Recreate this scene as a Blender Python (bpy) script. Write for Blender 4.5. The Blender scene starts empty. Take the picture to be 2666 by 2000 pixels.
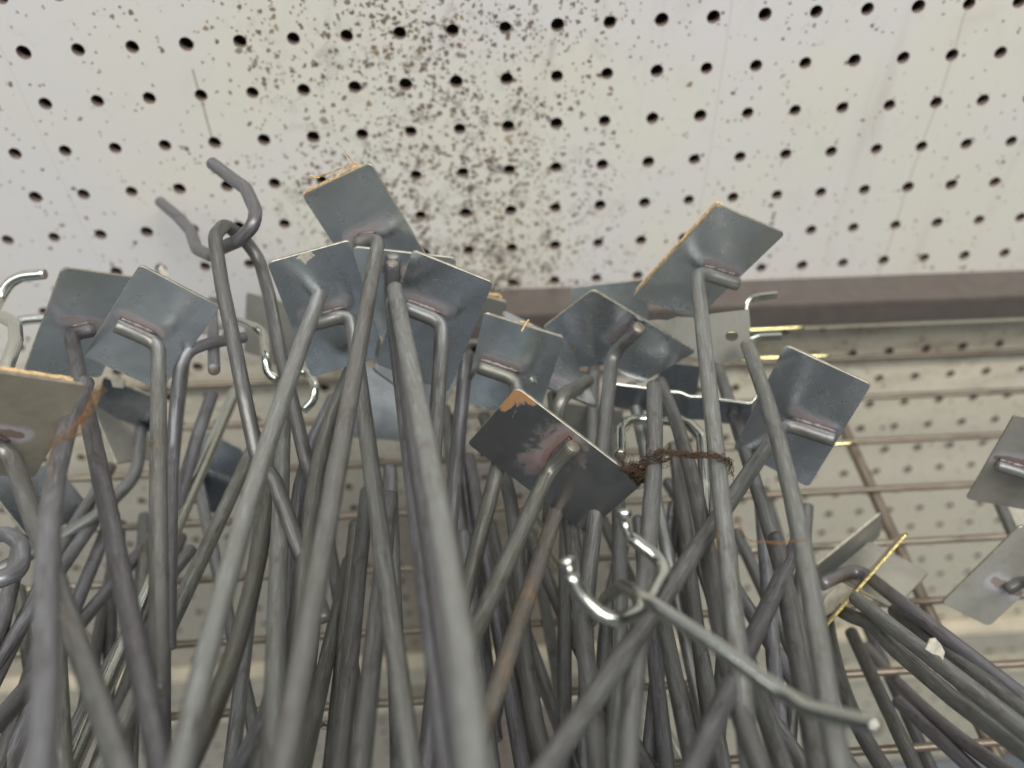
import bpy, bmesh, math, random
import numpy as np
from mathutils import Vector, Matrix, noise

random.seed(7)
sc = bpy.context.scene
# ------------------------------------------------------------------ camera
# board space: X right, Y down, Z into the pegboard, millimetres; hole pitch 25.4
R = np.array([[0.99731248, 0.02497575, -0.06887692],
              [-0.06538426, 0.72756679, -0.68291395],
              [0.03305627, 0.68558207, 0.72724446]])
CAM = np.array([-46.844, -154.391, -414.221])
F = 2200.0
S = 2666 / 2211.0                      # the tracing sheet is 2211 px wide


def W(p):
    return Vector((p[0] / 1000, p[2] / 1000, -p[1] / 1000))


def Wd(p):
    return Vector((p[0], p[2], -p[1]))


def at(x, y, depth):                    # camera-space point (mm) -> board
    c = np.array([(x * S - 1333) / F, (y * S - 1000) / F, 1.0]) * depth
    return CAM + R.T @ c


def ray(x, y):
    return R.T @ np.array([(x * S - 1333) / F, (y * S - 1000) / F, 1.0])


def dep(w, d=6.0):                      # depth at which a wire d mm thick looks w wide
    return d * F / (w * S)


cam = bpy.data.cameras.new('camera')
camo = bpy.data.objects.new('camera', cam)
sc.collection.objects.link(camo)
rx, up, bk = Wd(R[0]), -Wd(R[1]), -Wd(R[2])
m = Matrix((rx, up, bk)).transposed().to_4x4()
m.translation = W(CAM)
camo.matrix_world = m
cam.sensor_width = 36
cam.lens = F / 2666 * 36
cam.clip_start = 0.005
cam.clip_end = 30
cam.dof.use_dof = True
cam.dof.focus_distance = 0.315
cam.dof.aperture_fstop = 5.9
sc.camera = camo
sc.render.resolution_x = 1024
sc.render.resolution_y = 768

# ------------------------------------------------------------------ light
world = bpy.data.worlds.new('World')
sc.world = world
world.use_nodes = True
wn, wl = world.node_tree.nodes, world.node_tree.links
bg = wn['Background']
tc = wn.new('ShaderNodeTexCoord')
sx = wn.new('ShaderNodeSeparateXYZ')
wl.new(tc.outputs['Generated'], sx.inputs[0])
mr = wn.new('ShaderNodeMapRange')
mr.inputs['From Min'].default_value = -1
mr.inputs['From Max'].default_value = 1
wl.new(sx.outputs['Z'], mr.inputs['Value'])
cr = wn.new('ShaderNodeValToRGB')
e = cr.color_ramp.elements
e[0].position = 0.0
e[0].color = (0.16, 0.15, 0.14, 1)
e[1].position = 1.0
e[1].color = (0.85, 0.88, 0.86, 1)
for pos, c in ((0.12, (0.47, 0.53, 0.57, 1)), (0.30, (0.56, 0.64, 0.69, 1)), (0.46, (0.15, 0.16, 0.17, 1)), (0.58, (0.20, 0.22, 0.23, 1)), (0.82, (0.62, 0.66, 0.66, 1))):
    k = e.new(pos)
    k.color = c
wl.new(mr.outputs[0], cr.inputs[0])
wnz = wn.new('ShaderNodeTexNoise')
wl.new(tc.outputs['Generated'], wnz.inputs['Vector'])
wnz.inputs['Scale'].default_value = 2.6
wnz.inputs['Detail'].default_value = 3
wmr = wn.new('ShaderNodeMapRange')
wl.new(wnz.outputs['Fac'], wmr.inputs['Value'])
wmr.inputs['From Min'].default_value = 0.35
wmr.inputs['From Max'].default_value = 0.65
wmr.inputs['To Min'].default_value = 0.45
wmr.inputs['To Max'].default_value = 1.45
wvs = wn.new('ShaderNodeVectorMath')
wvs.operation = 'SCALE'
wl.new(cr.outputs[0], wvs.inputs[0])
wl.new(wmr.outputs[0], wvs.inputs['Scale'])
wab = wn.new('ShaderNodeMath')
wab.operation = 'ABSOLUTE'
wl.new(sx.outputs['X'], wab.inputs[0])
wsd = wn.new('ShaderNodeMapRange')                     # unseen surroundings dimmed sideways, shaped to brighten plates and darken rod sides
wl.new(wab.outputs[0], wsd.inputs['Value'])
wsd.inputs['From Min'].default_value = 0.18
wsd.inputs['From Max'].default_value = 0.80
wsd.inputs['To Min'].default_value = 1.55
wsd.inputs['To Max'].default_value = 0.30
wv2 = wn.new('ShaderNodeVectorMath')
wv2.operation = 'SCALE'
wl.new(wvs.outputs[0], wv2.inputs[0])
wl.new(wsd.outputs[0], wv2.inputs['Scale'])
wl.new(wv2.outputs[0], bg.inputs[0])
bg.inputs[1].default_value = 0.43


def area(name, loc, target, sx_, sy_, power, col):
    l = bpy.data.lights.new(name, 'AREA')
    l.shape = 'RECTANGLE'
    l.size, l.size_y = sx_, sy_
    l.energy = power
    l.color = col
    o = bpy.data.objects.new(name, l)
    sc.collection.objects.link(o)
    o.location = loc
    o.rotation_euler = (Vector(target) - Vector(loc)).to_track_quat('-Z', 'Y').to_euler()
    return o


area('ceiling_light', (-0.15, -1.0, 1.8), (0, -0.05, -0.15), 2.0, 0.35, 38, (1.0, 0.97, 0.93))
area('ceiling_light', (1.0, -1.35, 1.7), (0.1, -0.05, -0.15), 1.6, 0.3, 25, (1.0, 0.98, 0.95))
area('ceiling_light', (-1.5, -1.3, 1.7), (-0.1, -0.05, -0.15), 1.4, 0.3, 8, (0.96, 0.98, 1.0))
vs = sc.view_settings
sc.display_settings.display_device = 'sRGB'
vs.view_transform = 'Standard'
vs.look = 'None'
vs.exposure = -0.06
vs.gamma = 1.0
vs.use_curve_mapping = False
sc.cycles.max_bounces = 8
sc.cycles.use_denoising = True


# ------------------------------------------------------------------ materials
class NT:
    def __init__(s, name):
        s.m = bpy.data.materials.new(name)
        s.m.use_nodes = True
        s.n, s.l = s.m.node_tree.nodes, s.m.node_tree.links
        s.b = s.n['Principled BSDF']

    def node(s, t, **kw):
        n = s.n.new(t)
        for k, v in kw.items():
            setattr(n, k, v)
        return n

    def put(s, sock, v):
        if isinstance(v, bpy.types.NodeSocket):
            s.l.new(v, sock)
        else:
            if isinstance(v, tuple) and len(v) == 3 and sock.type == 'RGBA':
                v = v + (1,)
            sock.default_value = v

    def noise(s, vec, scale, detail=4, rough=0.6, dist=0.0, out='Fac'):
        n = s.node('ShaderNodeTexNoise')
        s.put(n.inputs['Vector'], vec)
        n.inputs['Scale'].default_value = scale
        n.inputs['Detail'].default_value = detail
        n.inputs['Roughness'].default_value = rough
        n.inputs['Distortion'].default_value = dist
        return n.outputs[out]

    def ramp(s, v, a, b, lo=0.0, hi=1.0):
        n = s.node('ShaderNodeMapRange', interpolation_type='SMOOTHSTEP')
        s.put(n.inputs['Value'], v)
        n.inputs['From Min'].default_value = a
        n.inputs['From Max'].default_value = b
        n.inputs['To Min'].default_value = lo
        n.inputs['To Max'].default_value = hi
        return n.outputs[0]

    def math(s, op, a, b=0.0, c=None):
        n = s.node('ShaderNodeMath', operation=op)
        s.put(n.inputs[0], a)
        s.put(n.inputs[1], b)
        if c is not None:
            s.put(n.inputs[2], c)
        return n.outputs[0]

    def mix(s, f, a, b, mode='MIX'):
        n = s.node('ShaderNodeMix', data_type='RGBA', blend_type=mode)
        s.put(n.inputs[0], f)
        s.put(n.inputs[6], a)
        s.put(n.inputs[7], b)
        return n.outputs[2]

    def scale(s, vec, v):
        n = s.node('ShaderNodeVectorMath', operation='MULTIPLY')
        s.put(n.inputs[0], vec)
        n.inputs[1].default_value = v
        return n.outputs[0]

    def bump(s, h, strength, dist):
        n = s.node('ShaderNodeBump')
        s.put(n.inputs['Height'], h)
        n.inputs['Strength'].default_value = strength
        n.inputs['Distance'].default_value = dist
        s.l.new(n.outputs[0], s.b.inputs['Normal'])

    def coord(s, k):
        return s.node('ShaderNodeTexCoord').outputs[k]

    def rand(s):
        return s.node('ShaderNodeObjectInfo').outputs['Random']

    def attr(s, name):
        return s.node('ShaderNodeAttribute', attribute_name=name).outputs['Fac']


def wire_mat(name, c1, c2, c3, metal, r0, r1, rust=0.0, pits=0.6, along=1.0):
    t = NT(name)
    uv = t.coord('UV')
    ob = t.coord('Object')
    rnd = t.rand()
    off = t.node('ShaderNodeVectorMath', operation='ADD')
    t.put(off.inputs[0], uv)
    cmb = t.node('ShaderNodeCombineXYZ')
    t.put(cmb.inputs[0], t.math('MULTIPLY', rnd, 3.7))
    t.put(cmb.inputs[1], t.math('MULTIPLY', rnd, 9.1))
    t.put(off.inputs[1], cmb.outputs[0])
    uv = off.outputs[0]
    streak = t.noise(t.scale(uv, (26, 90, 1)), 1.0, 5, 0.65)        # long drawing marks
    cloud = t.noise(t.scale(uv, (2.2, 46, 1)), 1.0, 5, 0.68, 0.8)
    fine = t.noise(ob, 1500, 3, 0.7)
    col = t.mix(t.ramp(cloud, 0.46, 0.72), c1, c2)
    col = t.mix(t.ramp(streak, 0.46, 0.66, 0, 0.95), col, c3)
    col = t.mix(t.math('MULTIPLY', rnd, 0.5), col, tuple(x * 0.62 for x in c2))
    spots = t.ramp(fine, 0.62, 0.74, 0, pits)
    col = t.mix(spots, col, tuple(x * 0.35 for x in c2))
    if rust:
        rn = t.noise(t.scale(uv, (1.2, 26, 1)), 1.0, 6, 0.7, 0.8)
        rr = t.ramp(rn, 0.62 - rust * 0.2, 0.84 - rust * 0.2, 0, 0.85)
        col = t.mix(rr, col, (0.27, 0.165, 0.085))
        t.put(t.b.inputs['Metallic'], t.math('MULTIPLY', t.math('SUBTRACT', 1.0, rr), metal))
    else:
        t.b.inputs['Metallic'].default_value = metal
    t.put(t.b.inputs['Base Color'], col)
    t.put(t.b.inputs['Roughness'], t.ramp(t.math('ADD', t.math('MULTIPLY', streak, 0.6), t.math('MULTIPLY', fine, 0.4)), 0.3, 0.7, r0, r1))
    t.bump(t.math('ADD', t.math('MULTIPLY', streak, 0.7), t.math('MULTIPLY', fine, 0.5)), 0.35, 0.00012)
    return t.m


MW = {
    'm': wire_mat('light_mauve_zinc', (0.33, 0.325, 0.36), (0.20, 0.175, 0.165), (0.46, 0.46, 0.52), 0.60, 0.30, 0.50),
    'l': wire_mat('pale_zinc', (0.300, 0.300, 0.280), (0.185, 0.165, 0.14), (0.40, 0.43, 0.425), 0.60, 0.34, 0.54),
    'k': wire_mat('dull_zinc', (0.245, 0.248, 0.240), (0.14, 0.122, 0.105), (0.34, 0.36, 0.365), 0.60, 0.34, 0.56),
    'p': wire_mat('mauve_zinc', (0.242, 0.240, 0.250), (0.135, 0.116, 0.108), (0.33, 0.34, 0.370), 0.60, 0.34, 0.54),
    'o': wire_mat('olive_zinc', (0.245, 0.243, 0.210), (0.14, 0.125, 0.095), (0.33, 0.36, 0.345), 0.60, 0.34, 0.56),
    'r': wire_mat('rust_spotted_zinc', (0.235, 0.215, 0.19), (0.14, 0.11, 0.085), (0.31, 0.30, 0.27), 0.50, 0.45, 0.66, rust=0.6),
    's': wire_mat('bright_zinc', (0.72, 0.73, 0.66), (0.58, 0.60, 0.55), (0.80, 0.80, 0.74), 1.0, 0.14, 0.30, pits=0.25),
    'g': wire_mat('rack_zinc', (0.34, 0.29, 0.23), (0.17, 0.12, 0.09), (0.50, 0.45, 0.35), 0.6, 0.28, 0.55),
}


def plate_mat(name, c1, c2, rough, rust=0.0, mark=True, metal=1.0):
    t = NT(name)
    ob = t.coord('Object')
    rnd = t.rand()
    s = t.node('ShaderNodeSeparateXYZ')
    t.put(s.inputs[0], ob)
    w1 = t.noise(t.scale(ob, (1, 1, 1)), 60, 4, 0.6, 0.4)
    wob = t.math('MULTIPLY', t.math('SUBTRACT', t.noise(ob, 260, 4, 0.7), 0.5), 0.0052)
    ax = t.math('MAXIMUM', t.math('SUBTRACT', t.math('ABSOLUTE', s.outputs[0]), 0.0075 if mark else -9.0), 0.0)
    yy = t.math('SUBTRACT', s.outputs[1], 0.0036)
    d = t.math('ADD', t.math('SQRT', t.math('ADD', t.math('MULTIPLY', ax, ax), t.math('MULTIPLY', yy, yy))), wob)
    col = t.mix(t.ramp(w1, 0.35, 0.7), c1, c2)
    scr = t.noise(t.scale(ob, (3200, 110, 1)), 1.0, 2, 0.6, 0.0)
    scr2 = t.noise(t.scale(ob, (150, 3600, 1)), 1.0, 2, 0.6, 0.3)
    scm = t.math('MAXIMUM', t.ramp(scr, 0.66, 0.72), t.ramp(scr2, 0.70, 0.74, 0, 0.8))
    scm = t.math('MULTIPLY', scm, t.ramp(t.noise(ob, 120, 3, 0.6), 0.42, 0.68))
    col = t.mix(t.math('MULTIPLY', scm, 0.5), col, (0.85, 0.85, 0.83))
    ring = t.math('MULTIPLY', t.ramp(d, 0.0016, 0.0024), t.ramp(d, 0.0030, 0.0060, 1, 0))
    core = t.ramp(d, 0.0014, 0.0024, 1, 0)
    col = t.mix(t.math('MULTIPLY', ring, 0.20 if rust else 0.62), col, (0.62, 0.61, 0.66))
    col = t.mix(t.math('MULTIPLY', core, 0.70), col, (0.21, 0.135, 0.115))
    ro = t.ramp(w1, 0.3, 0.75, rough, rough + 0.14)
    ro = t.math('ADD', ro, t.math('MULTIPLY', t.math('MAXIMUM', ring, core), 0.22))
    met = t.math('MULTIPLY', t.math('SUBTRACT', 1.0, t.math('MULTIPLY', core, 0.6)), metal)
    if rust:
        r1 = t.noise(ob, 95, 6, 0.72, 0.6)
        dd = t.math('ADD', t.math('MULTIPLY', s.outputs[0], 16.0), t.math('MULTIPLY', s.outputs[1], 19.0))
        rr = t.ramp(t.math('ADD', r1, dd), 0.97, 1.07)
        r2 = t.math('MULTIPLY', t.ramp(t.math('ADD', r1, t.math('MULTIPLY', d, -22.0)), 0.28, 0.44), 0.6)
        col = t.mix(rr, col, (0.40, 0.21, 0.09))
        col = t.mix(r2, col, (0.19, 0.10, 0.08))
        met = t.math('MULTIPLY', met, t.math('SUBTRACT', 1.0, t.math('MAXIMUM', rr, r2)))
        ro = t.math('ADD', ro, t.math('MULTIPLY', t.math('MAXIMUM', rr, r2), 0.4))
    t.put(t.b.inputs['Base Color'], col)
    t.put(t.b.inputs['Roughness'], ro)
    t.put(t.b.inputs['Metallic'], met)
    g = t.noise(ob, 2600, 2, 0.6)
    lo = t.noise(ob, 38, 2, 0.5)
    t.bump(t.math('ADD', t.math('MULTIPLY', g, 0.18), t.math('MULTIPLY', lo, 7.0)), 0.22, 0.00012)
    return t.m


MP = {
    'b': plate_mat('zinc_sheet', (0.82, 0.87, 0.89), (0.68, 0.74, 0.77), 0.25),
    'd': plate_mat('dark_zinc_sheet', (0.68, 0.73, 0.77), (0.54, 0.58, 0.63), 0.22),
    'w': plate_mat('warm_zinc_sheet', (0.50, 0.485, 0.43), (0.40, 0.385, 0.335), 0.36, metal=0.5),
    'bn': plate_mat('plain_zinc_sheet', (0.60, 0.65, 0.66), (0.46, 0.51, 0.53), 0.26, mark=False),
    'dn': plate_mat('plain_dark_sheet', (0.40, 0.44, 0.48), (0.30, 0.33, 0.37), 0.24, mark=False),
    'wn': plate_mat('plain_warm_sheet', (0.44, 0.43, 0.38), (0.35, 0.34, 0.30), 0.38, mark=False, metal=0.55),
    'r': plate_mat('rust_cornered_sheet', (0.38, 0.385, 0.38), (0.27, 0.275, 0.285), 0.30, rust=1),
    'e': plate_mat('beige_tarnished_sheet', (0.40, 0.36, 0.285), (0.31, 0.275, 0.21), 0.42, metal=0.3),
    'g': plate_mat('brassy_sheet', (0.86, 0.76, 0.42), (0.60, 0.52, 0.28), 0.18, mark=False),
}


def simple(name, col, rough=0.6, metal=0.0, var=0.25, sc_=300, bump=0.0):
    t = NT(name)
    ob = t.coord('Object')
    n = t.noise(ob, sc_, 5, 0.65, 0.4)
    t.put(t.b.inputs['Base Color'], t.mix(t.ramp(n, 0.3, 0.7), tuple(c * (1 + var) for c in col), tuple(c * (1 - var) for c in col)))
    t.b.inputs['Roughness'].default_value = rough
    t.b.inputs['Metallic'].default_value = metal
    if bump:
        t.bump(n, 0.6, bump)
    return t.m


M_edge = simple('sheared_edge', (0.42, 0.40, 0.33), 0.45, 0.7)
M_edge_brass = simple('brassy_edge', (0.42, 0.34, 0.14), 0.35, 0.8, 0.5, 900)
M_weld = simple('weld_metal', (0.20, 0.17, 0.17), 0.45, 0.6, 0.35, 700, 0.0006)
M_wood = simple('torn_hardboard', (0.62, 0.43, 0.23), 0.85, 0, 0.35, 500, 0.0005)
M_jute = simple('brown_jute', (0.075, 0.043, 0.026), 0.9, 0, 0.5, 900)
M_coir = simple('orange_fibre', (0.24, 0.125, 0.05), 0.9, 0, 0.5, 900)
M_chip = simple('old_paint', (0.46, 0.43, 0.36), 0.7, 0, 0.2, 400)
M_wisp = simple('tan_fibre', (0.20, 0.16, 0.11), 0.9, 0, 0.4, 900)
M_cut = simple('cut_wire_end', (0.30, 0.26, 0.21), 0.5, 0.6, 0.25, 900)


def pegboard_mat():
    t = NT('speckled_paint')
    ob = t.coord('Object')                # metres, x across, z up
    s = t.node('ShaderNodeSeparateXYZ')
    t.put(s.inputs[0], ob)
    x, z = s.outputs[0], s.outputs[2]
    big = t.noise(ob, 7, 3, 0.6, 0.5)
    mid = t.noise(ob, 26, 4, 0.6, 0.3)
    base = t.mix(t.ramp(big, 0.35, 0.65), (0.755, 0.735, 0.73), (0.765, 0.742, 0.655))
    base = t.mix(t.ramp(mid, 0.55, 0.8, 0, 0.35), base, (0.60, 0.55, 0.50))
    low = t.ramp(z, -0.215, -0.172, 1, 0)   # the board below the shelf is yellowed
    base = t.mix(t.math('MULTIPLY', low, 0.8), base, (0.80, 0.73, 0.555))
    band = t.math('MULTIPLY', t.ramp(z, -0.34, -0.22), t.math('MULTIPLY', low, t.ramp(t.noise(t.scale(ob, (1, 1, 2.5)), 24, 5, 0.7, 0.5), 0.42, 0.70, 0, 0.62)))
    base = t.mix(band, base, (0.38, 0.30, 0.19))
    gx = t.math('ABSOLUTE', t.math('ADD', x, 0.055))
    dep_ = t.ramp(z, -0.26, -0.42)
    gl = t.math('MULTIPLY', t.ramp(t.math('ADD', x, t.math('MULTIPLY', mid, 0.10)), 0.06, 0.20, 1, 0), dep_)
    base = t.mix(t.math('MULTIPLY', gl, 0.50), base, (0.40, 0.355, 0.33))  # heap's shade and some grime painted grey into the lower left
    grime_shade = t.math('MULTIPLY', t.ramp(t.math('ADD', gx, t.math('MULTIPLY', mid, 0.12)), 0.10, 0.24, 1, 0), dep_)
    base = t.mix(t.math('MULTIPLY', grime_shade, 0.65), base, (0.26, 0.20, 0.14))  # brown grime mixed with painted shade of the heap, lower centre
    # streaks running down
    st = t.noise(t.scale(ob, (32, 1, 2.2)), 1.0, 5, 0.6, 0.4)
    base = t.mix(t.ramp(st, 0.60, 0.78, 0, 0.26), base, (0.43, 0.37, 0.29))
    # grey smudges
    sm = t.noise(ob, 90, 4, 0.7, 0.5)
    smm = t.noise(ob, 12, 2, 0.5)
    base = t.mix(t.math('MULTIPLY', t.ramp(sm, 0.58, 0.76), t.ramp(smm, 0.42, 0.65, 0.05, 0.55)), base, (0.34, 0.31, 0.29))
    # density mask: a broad speckled column left of centre
    wob = t.math('MULTIPLY', t.math('SUBTRACT', t.noise(ob, 16, 3, 0.6), 0.5), 0.11)
    dx = t.math('ABSOLUTE', t.math('ADD', t.math('ADD', x, 0.062), wob))
    dens = t.ramp(dx, 0.005, 0.12, 1, 0)
    dens2 = t.ramp(z, 0.03, -0.14, 0.62, 1.0)
    dens = t.math('MULTIPLY', t.math('MULTIPLY', dens, dens2), t.ramp(z, -0.30, -0.18, 0.35, 1.0))
    dens = t.math('MULTIPLY', dens, t.ramp(t.noise(ob, 42, 3, 0.6), 0.36, 0.62, 0.30, 1.35))
    # hairlines running down the paint
    hw = t.math('MULTIPLY', t.math('SUBTRACT', t.noise(t.scale(ob, (1, 1, 1)), 9, 3, 0.6), 0.5), 0.008)
    for xc, z0, z1, wd, al in ((0.0845, -0.5, 0.2, 0.0005, 0.14), (0.2035, -0.5, 0.2, 0.0007, 0.24), (-0.179, -0.052, -0.012, 0.0006, 0.55), (-0.262, -0.2, 0.05, 0.0004, 0.10)):
        ln = t.ramp(t.math('ABSOLUTE', t.math('ADD', t.math('SUBTRACT', x, xc), hw)), wd * 0.4, wd * 1.6, 1, 0)
        ln = t.math('MULTIPLY', ln, t.math('MULTIPLY', t.math('GREATER_THAN', z, z0), t.math('LESS_THAN', z, z1)))
        base = t.mix(t.math('MULTIPLY', ln, al), base, (0.22, 0.18, 0.15))
    # blots of several sizes
    def blots(scale, thr0, gain, seedv, rad):
        v = t.node('ShaderNodeTexVoronoi', feature='F1')
        wv = t.node('ShaderNodeVectorMath', operation='ADD')
        t.put(wv.inputs[0], ob)
        ns = t.node('ShaderNodeTexNoise')
        t.put(ns.inputs['Vector'], ob)
        ns.inputs['Scale'].default_value = scale * 1.6
        ns.inputs['Detail'].default_value = 2
        mv = t.node('ShaderNodeVectorMath', operation='SCALE')
        t.l.new(ns.outputs['Color'], mv.inputs[0])
        mv.inputs['Scale'].default_value = 1.3 / scale
        t.l.new(mv.outputs[0], wv.inputs[1])
        av = t.node('ShaderNodeVectorMath', operation='ADD')
        t.l.new(wv.outputs[0], av.inputs[0])
        av.inputs[1].default_value = (seedv, 0, seedv)
        t.l.new(av.outputs[0], v.inputs['Vector'])
        v.inputs['Scale'].default_value = scale
        sc3 = t.node('ShaderNodeSeparateColor')
        t.l.new(v.outputs['Color'], sc3.inputs[0])
        size = t.math('MULTIPLY', sc3.outputs[1], rad)
        inside = t.ramp(t.math('SUBTRACT', v.outputs['Distance'], size), -0.06, 0.05, 1, 0)
        keep = t.math('LESS_THAN', sc3.outputs[0], t.math('MULTIPLY_ADD', dens, gain, thr0))
        return t.math('MULTIPLY', inside, keep)
    b1 = blots(340, 0.022, 0.88, 3.1, 0.58)
    b2 = blots(560, 0.055, 0.70, 8.4, 0.52)
    b3 = blots(140, 0.012, 0.30, 5.7, 0.36)
    hue = t.mix(t.noise(ob, 110, 2, 0.5), (0.20, 0.125, 0.07), (0.08, 0.066, 0.058))
    hue = t.mix(t.ramp(t.noise(ob, 55, 2, 0.5), 0.50, 0.66, 0, 0.75), hue, (0.32, 0.23, 0.12))
    base = t.mix(t.math('MULTIPLY', b2, 0.82), base, hue)
    base = t.mix(t.math('MULTIPLY', b1, 0.90), base, hue)
    base = t.mix(t.math('MULTIPLY', b3, 0.72), base, hue)
    # blackened patches inside the column
    bl = t.math('MULTIPLY', t.ramp(t.noise(ob, 70, 5, 0.75, 0.8), 0.50, 0.64), t.math('MULTIPLY', dens, t.ramp(z, 0.05, -0.09, 0.22, 0.95)))
    base = t.mix(bl, base, (0.13, 0.11, 0.10))
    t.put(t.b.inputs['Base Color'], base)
    t.b.inputs['Roughness'].default_value = 0.5
    t.bump(t.math('ADD', t.noise(ob, 900, 3, 0.6), t.math('MULTIPLY', b1, -1.0)), 0.3, 0.0002)
    return t.m


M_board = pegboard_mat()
M_core = simple('hole_wall', (0.22, 0.165, 0.14), 0.85, 0, 0.3, 600)
M_back = simple('dark_backing', (0.27, 0.205, 0.18), 0.9)
M_rail = simple('brown_rail_paint', (0.118, 0.100, 0.088), 0.42, 0, 0.10, 120, 0.0001)
M_cream = simple('cream_ledge_paint', (0.66, 0.60, 0.47), 0.30, 0, 0.12, 60)


# ------------------------------------------------------------------ helpers
def link(name, me, mats, parent=None, smooth=True):
    o = bpy.data.objects.new(name, me)
    sc.collection.objects.link(o)
    for m_ in (mats if isinstance(mats, (list, tuple)) else [mats]):
        me.materials.append(m_)
    if smooth:
        for p in me.polygons:
            p.use_smooth = True
    if parent is not None:
        o.parent = parent
    return o


def thing(name, loc=(0, 0, 0)):
    o = bpy.data.objects.new(name, None)
    sc.collection.objects.link(o)
    o.empty_display_size = 0.01
    o.location = loc
    return o


def tag(o, label, cat, group=None, kind=None):
    if label:
        o['label'] = label
        o['category'] = cat
    if group:
        o['group'] = group
    if kind:
        o['kind'] = kind
    return o


def fillet(pts, rad, n=7):
    """round every inner corner of a 3D polyline with an arc-like curve"""
    pts = [Vector(p) for p in pts]
    out = [pts[0]]
    for i in range(1, len(pts) - 1):
        a, b, c = pts[i - 1], pts[i], pts[i + 1]
        u, v = (a - b), (c - b)
        lu, lv = u.length, v.length
        u.normalize()
        v.normalize()
        ang = u.angle(v, math.pi)
        if ang > math.pi - 0.03:
            out.append(b)
            continue
        t_ = min(rad / math.tan(ang / 2), lu * 0.49, lv * 0.49)
        p0, p2 = b + u * t_, b + v * t_
        for k in range(n + 1):
            s = k / n
            out.append(p0 * (1 - s) ** 2 + b * 2 * s * (1 - s) + p2 * s * s)
    out.append(pts[-1])
    return out


def resample(pts, step):
    L = [0]
    for a, b in zip(pts, pts[1:]):
        L.append(L[-1] + (b - a).length)
    n = max(2, int(L[-1] / step))
    out = []
    j = 0
    for i in range(n + 1):
        s = L[-1] * i / n
        while j < len(L) - 2 and L[j + 1] < s:
            j += 1
        f = (s - L[j]) / max(1e-9, L[j + 1] - L[j])
        out.append(pts[j].lerp(pts[j + 1], f))
    return out


def tube(path, r, seg=18, step=0.003, wob=0.0, radf=None, cap='flat', slot_cap=None):
    """tube mesh around a world-space path (metres); path is returned relative to its first point"""
    pts = resample(path, step)
    if wob:
        o = random.random() * 100
        pts = [p + Vector((noise.noise(p * 14 + Vector((o, 0, 0))), noise.noise(p * 14 + Vector((0, o, 0))), noise.noise(p * 14 + Vector((0, 0, o))))) * wob for p in pts]
    bm = bmesh.new()
    uvl = bm.loops.layers.uv.new('UVMap')
    base = pts[0].copy()
    n = len(pts)
    tan = [(pts[min(i + 1, n - 1)] - pts[max(i - 1, 0)]).normalized() for i in range(n)]
    ref = tan[0].orthogonal().normalized()
    rings = []
    dist = [0]
    for i in range(1, n):
        dist.append(dist[-1] + (pts[i] - pts[i - 1]).length)
    fr = []
    for i in range(n):
        ref = (ref - tan[i] * ref.dot(tan[i])).normalized()
        fr.append((ref, tan[i].cross(ref)))
    bev = r * 0.22
    stations = [(pts[0] - base, fr[0], r - bev, 0)]
    for i in range(n):
        rr = r * (radf(i / (n - 1)) if radf else 1)
        p = pts[i] - base
        if i == 0:
            p = p + tan[0] * bev * 0.8
        if i == n - 1:
            p = p - tan[-1] * bev * 0.8
        stations.append((p, fr[i], rr, dist[i]))
    stations.append((pts[-1] - base, fr[-1], (r - bev) * (radf(1) if radf else 1), dist[-1]))
    for p, (a, b), rr, dd in stations:
        ring = []
        for k in range(seg):
            th = 2 * math.pi * k / seg
            ring.append(bm.verts.new(p + (a * math.cos(th) + b * math.sin(th)) * rr))
        rings.append(ring)
    for i in range(len(rings) - 1):
        for k in range(seg):
            k2 = (k + 1) % seg
            f = bm.faces.new((rings[i][k], rings[i][k2], rings[i + 1][k2], rings[i + 1][k]))
            us = (k / seg, (k + 1) / seg)
            for lp, (u, v) in zip(f.loops, ((us[0], stations[i][3]), (us[1], stations[i][3]), (us[1], stations[i + 1][3]), (us[0], stations[i + 1][3]))):
                lp[uvl].uv = (u, v)
    ci = 1 if slot_cap else 0
    for ring, rev in ((rings[0], True), (rings[-1], False)):
        f = bm.faces.new(list(reversed(ring)) if rev else ring)
        f.material_index = ci
    bmesh.ops.recalc_face_normals(bm, faces=bm.faces)
    me = bpy.data.meshes.new('wire')
    bm.to_mesh(me)
    bm.free()
    return me, base


def path_of(pts, d=6.0, bend=9.0, extend=True):
    """traced (x, y, apparent width) -> world path of a wire d mm thick"""
    P = [at(x, y, dep(w, d)) for x, y, w in pts]
    if extend and pts[-1][1] > 1600:
        v = P[-1] - P[-2]
        v = v / np.linalg.norm(v)
        P[-1] = P[-1] + v * 34
    return [W(p) for p in P]


def relax(pts, tol=13):
    """traced points -> the straight or gently bent wire they belong to"""
    q = np.array(pts, float)
    if len(q) < 3:
        return pts
    t_ = np.r_[0, np.cumsum(np.hypot(*np.diff(q[:, :2], axis=0).T))]
    t_ /= t_[-1]
    ch = q[0] + (q[-1] - q[0]) * t_[:, None]
    dev = np.abs(q[:, :2] - ch[:, :2]).max()
    wfit = np.polyfit(t_, q[:, 2], 1)
    if dev < tol:
        e_ = [q[0], q[-1]]
        return [(float(p[0]), float(p[1]), float(np.polyval(wfit, k))) for p, k in zip(e_, (0, 1))]
    deg = 2 if len(q) < 6 else 3
    fx, fy = np.polyfit(t_, q[:, 0], deg), np.polyfit(t_, q[:, 1], deg)
    ks = np.linspace(0, 1, 9)
    return [(float(np.polyval(fx, k)), float(np.polyval(fy, k)), float(np.polyval(wfit, k))) for k in ks]


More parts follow.
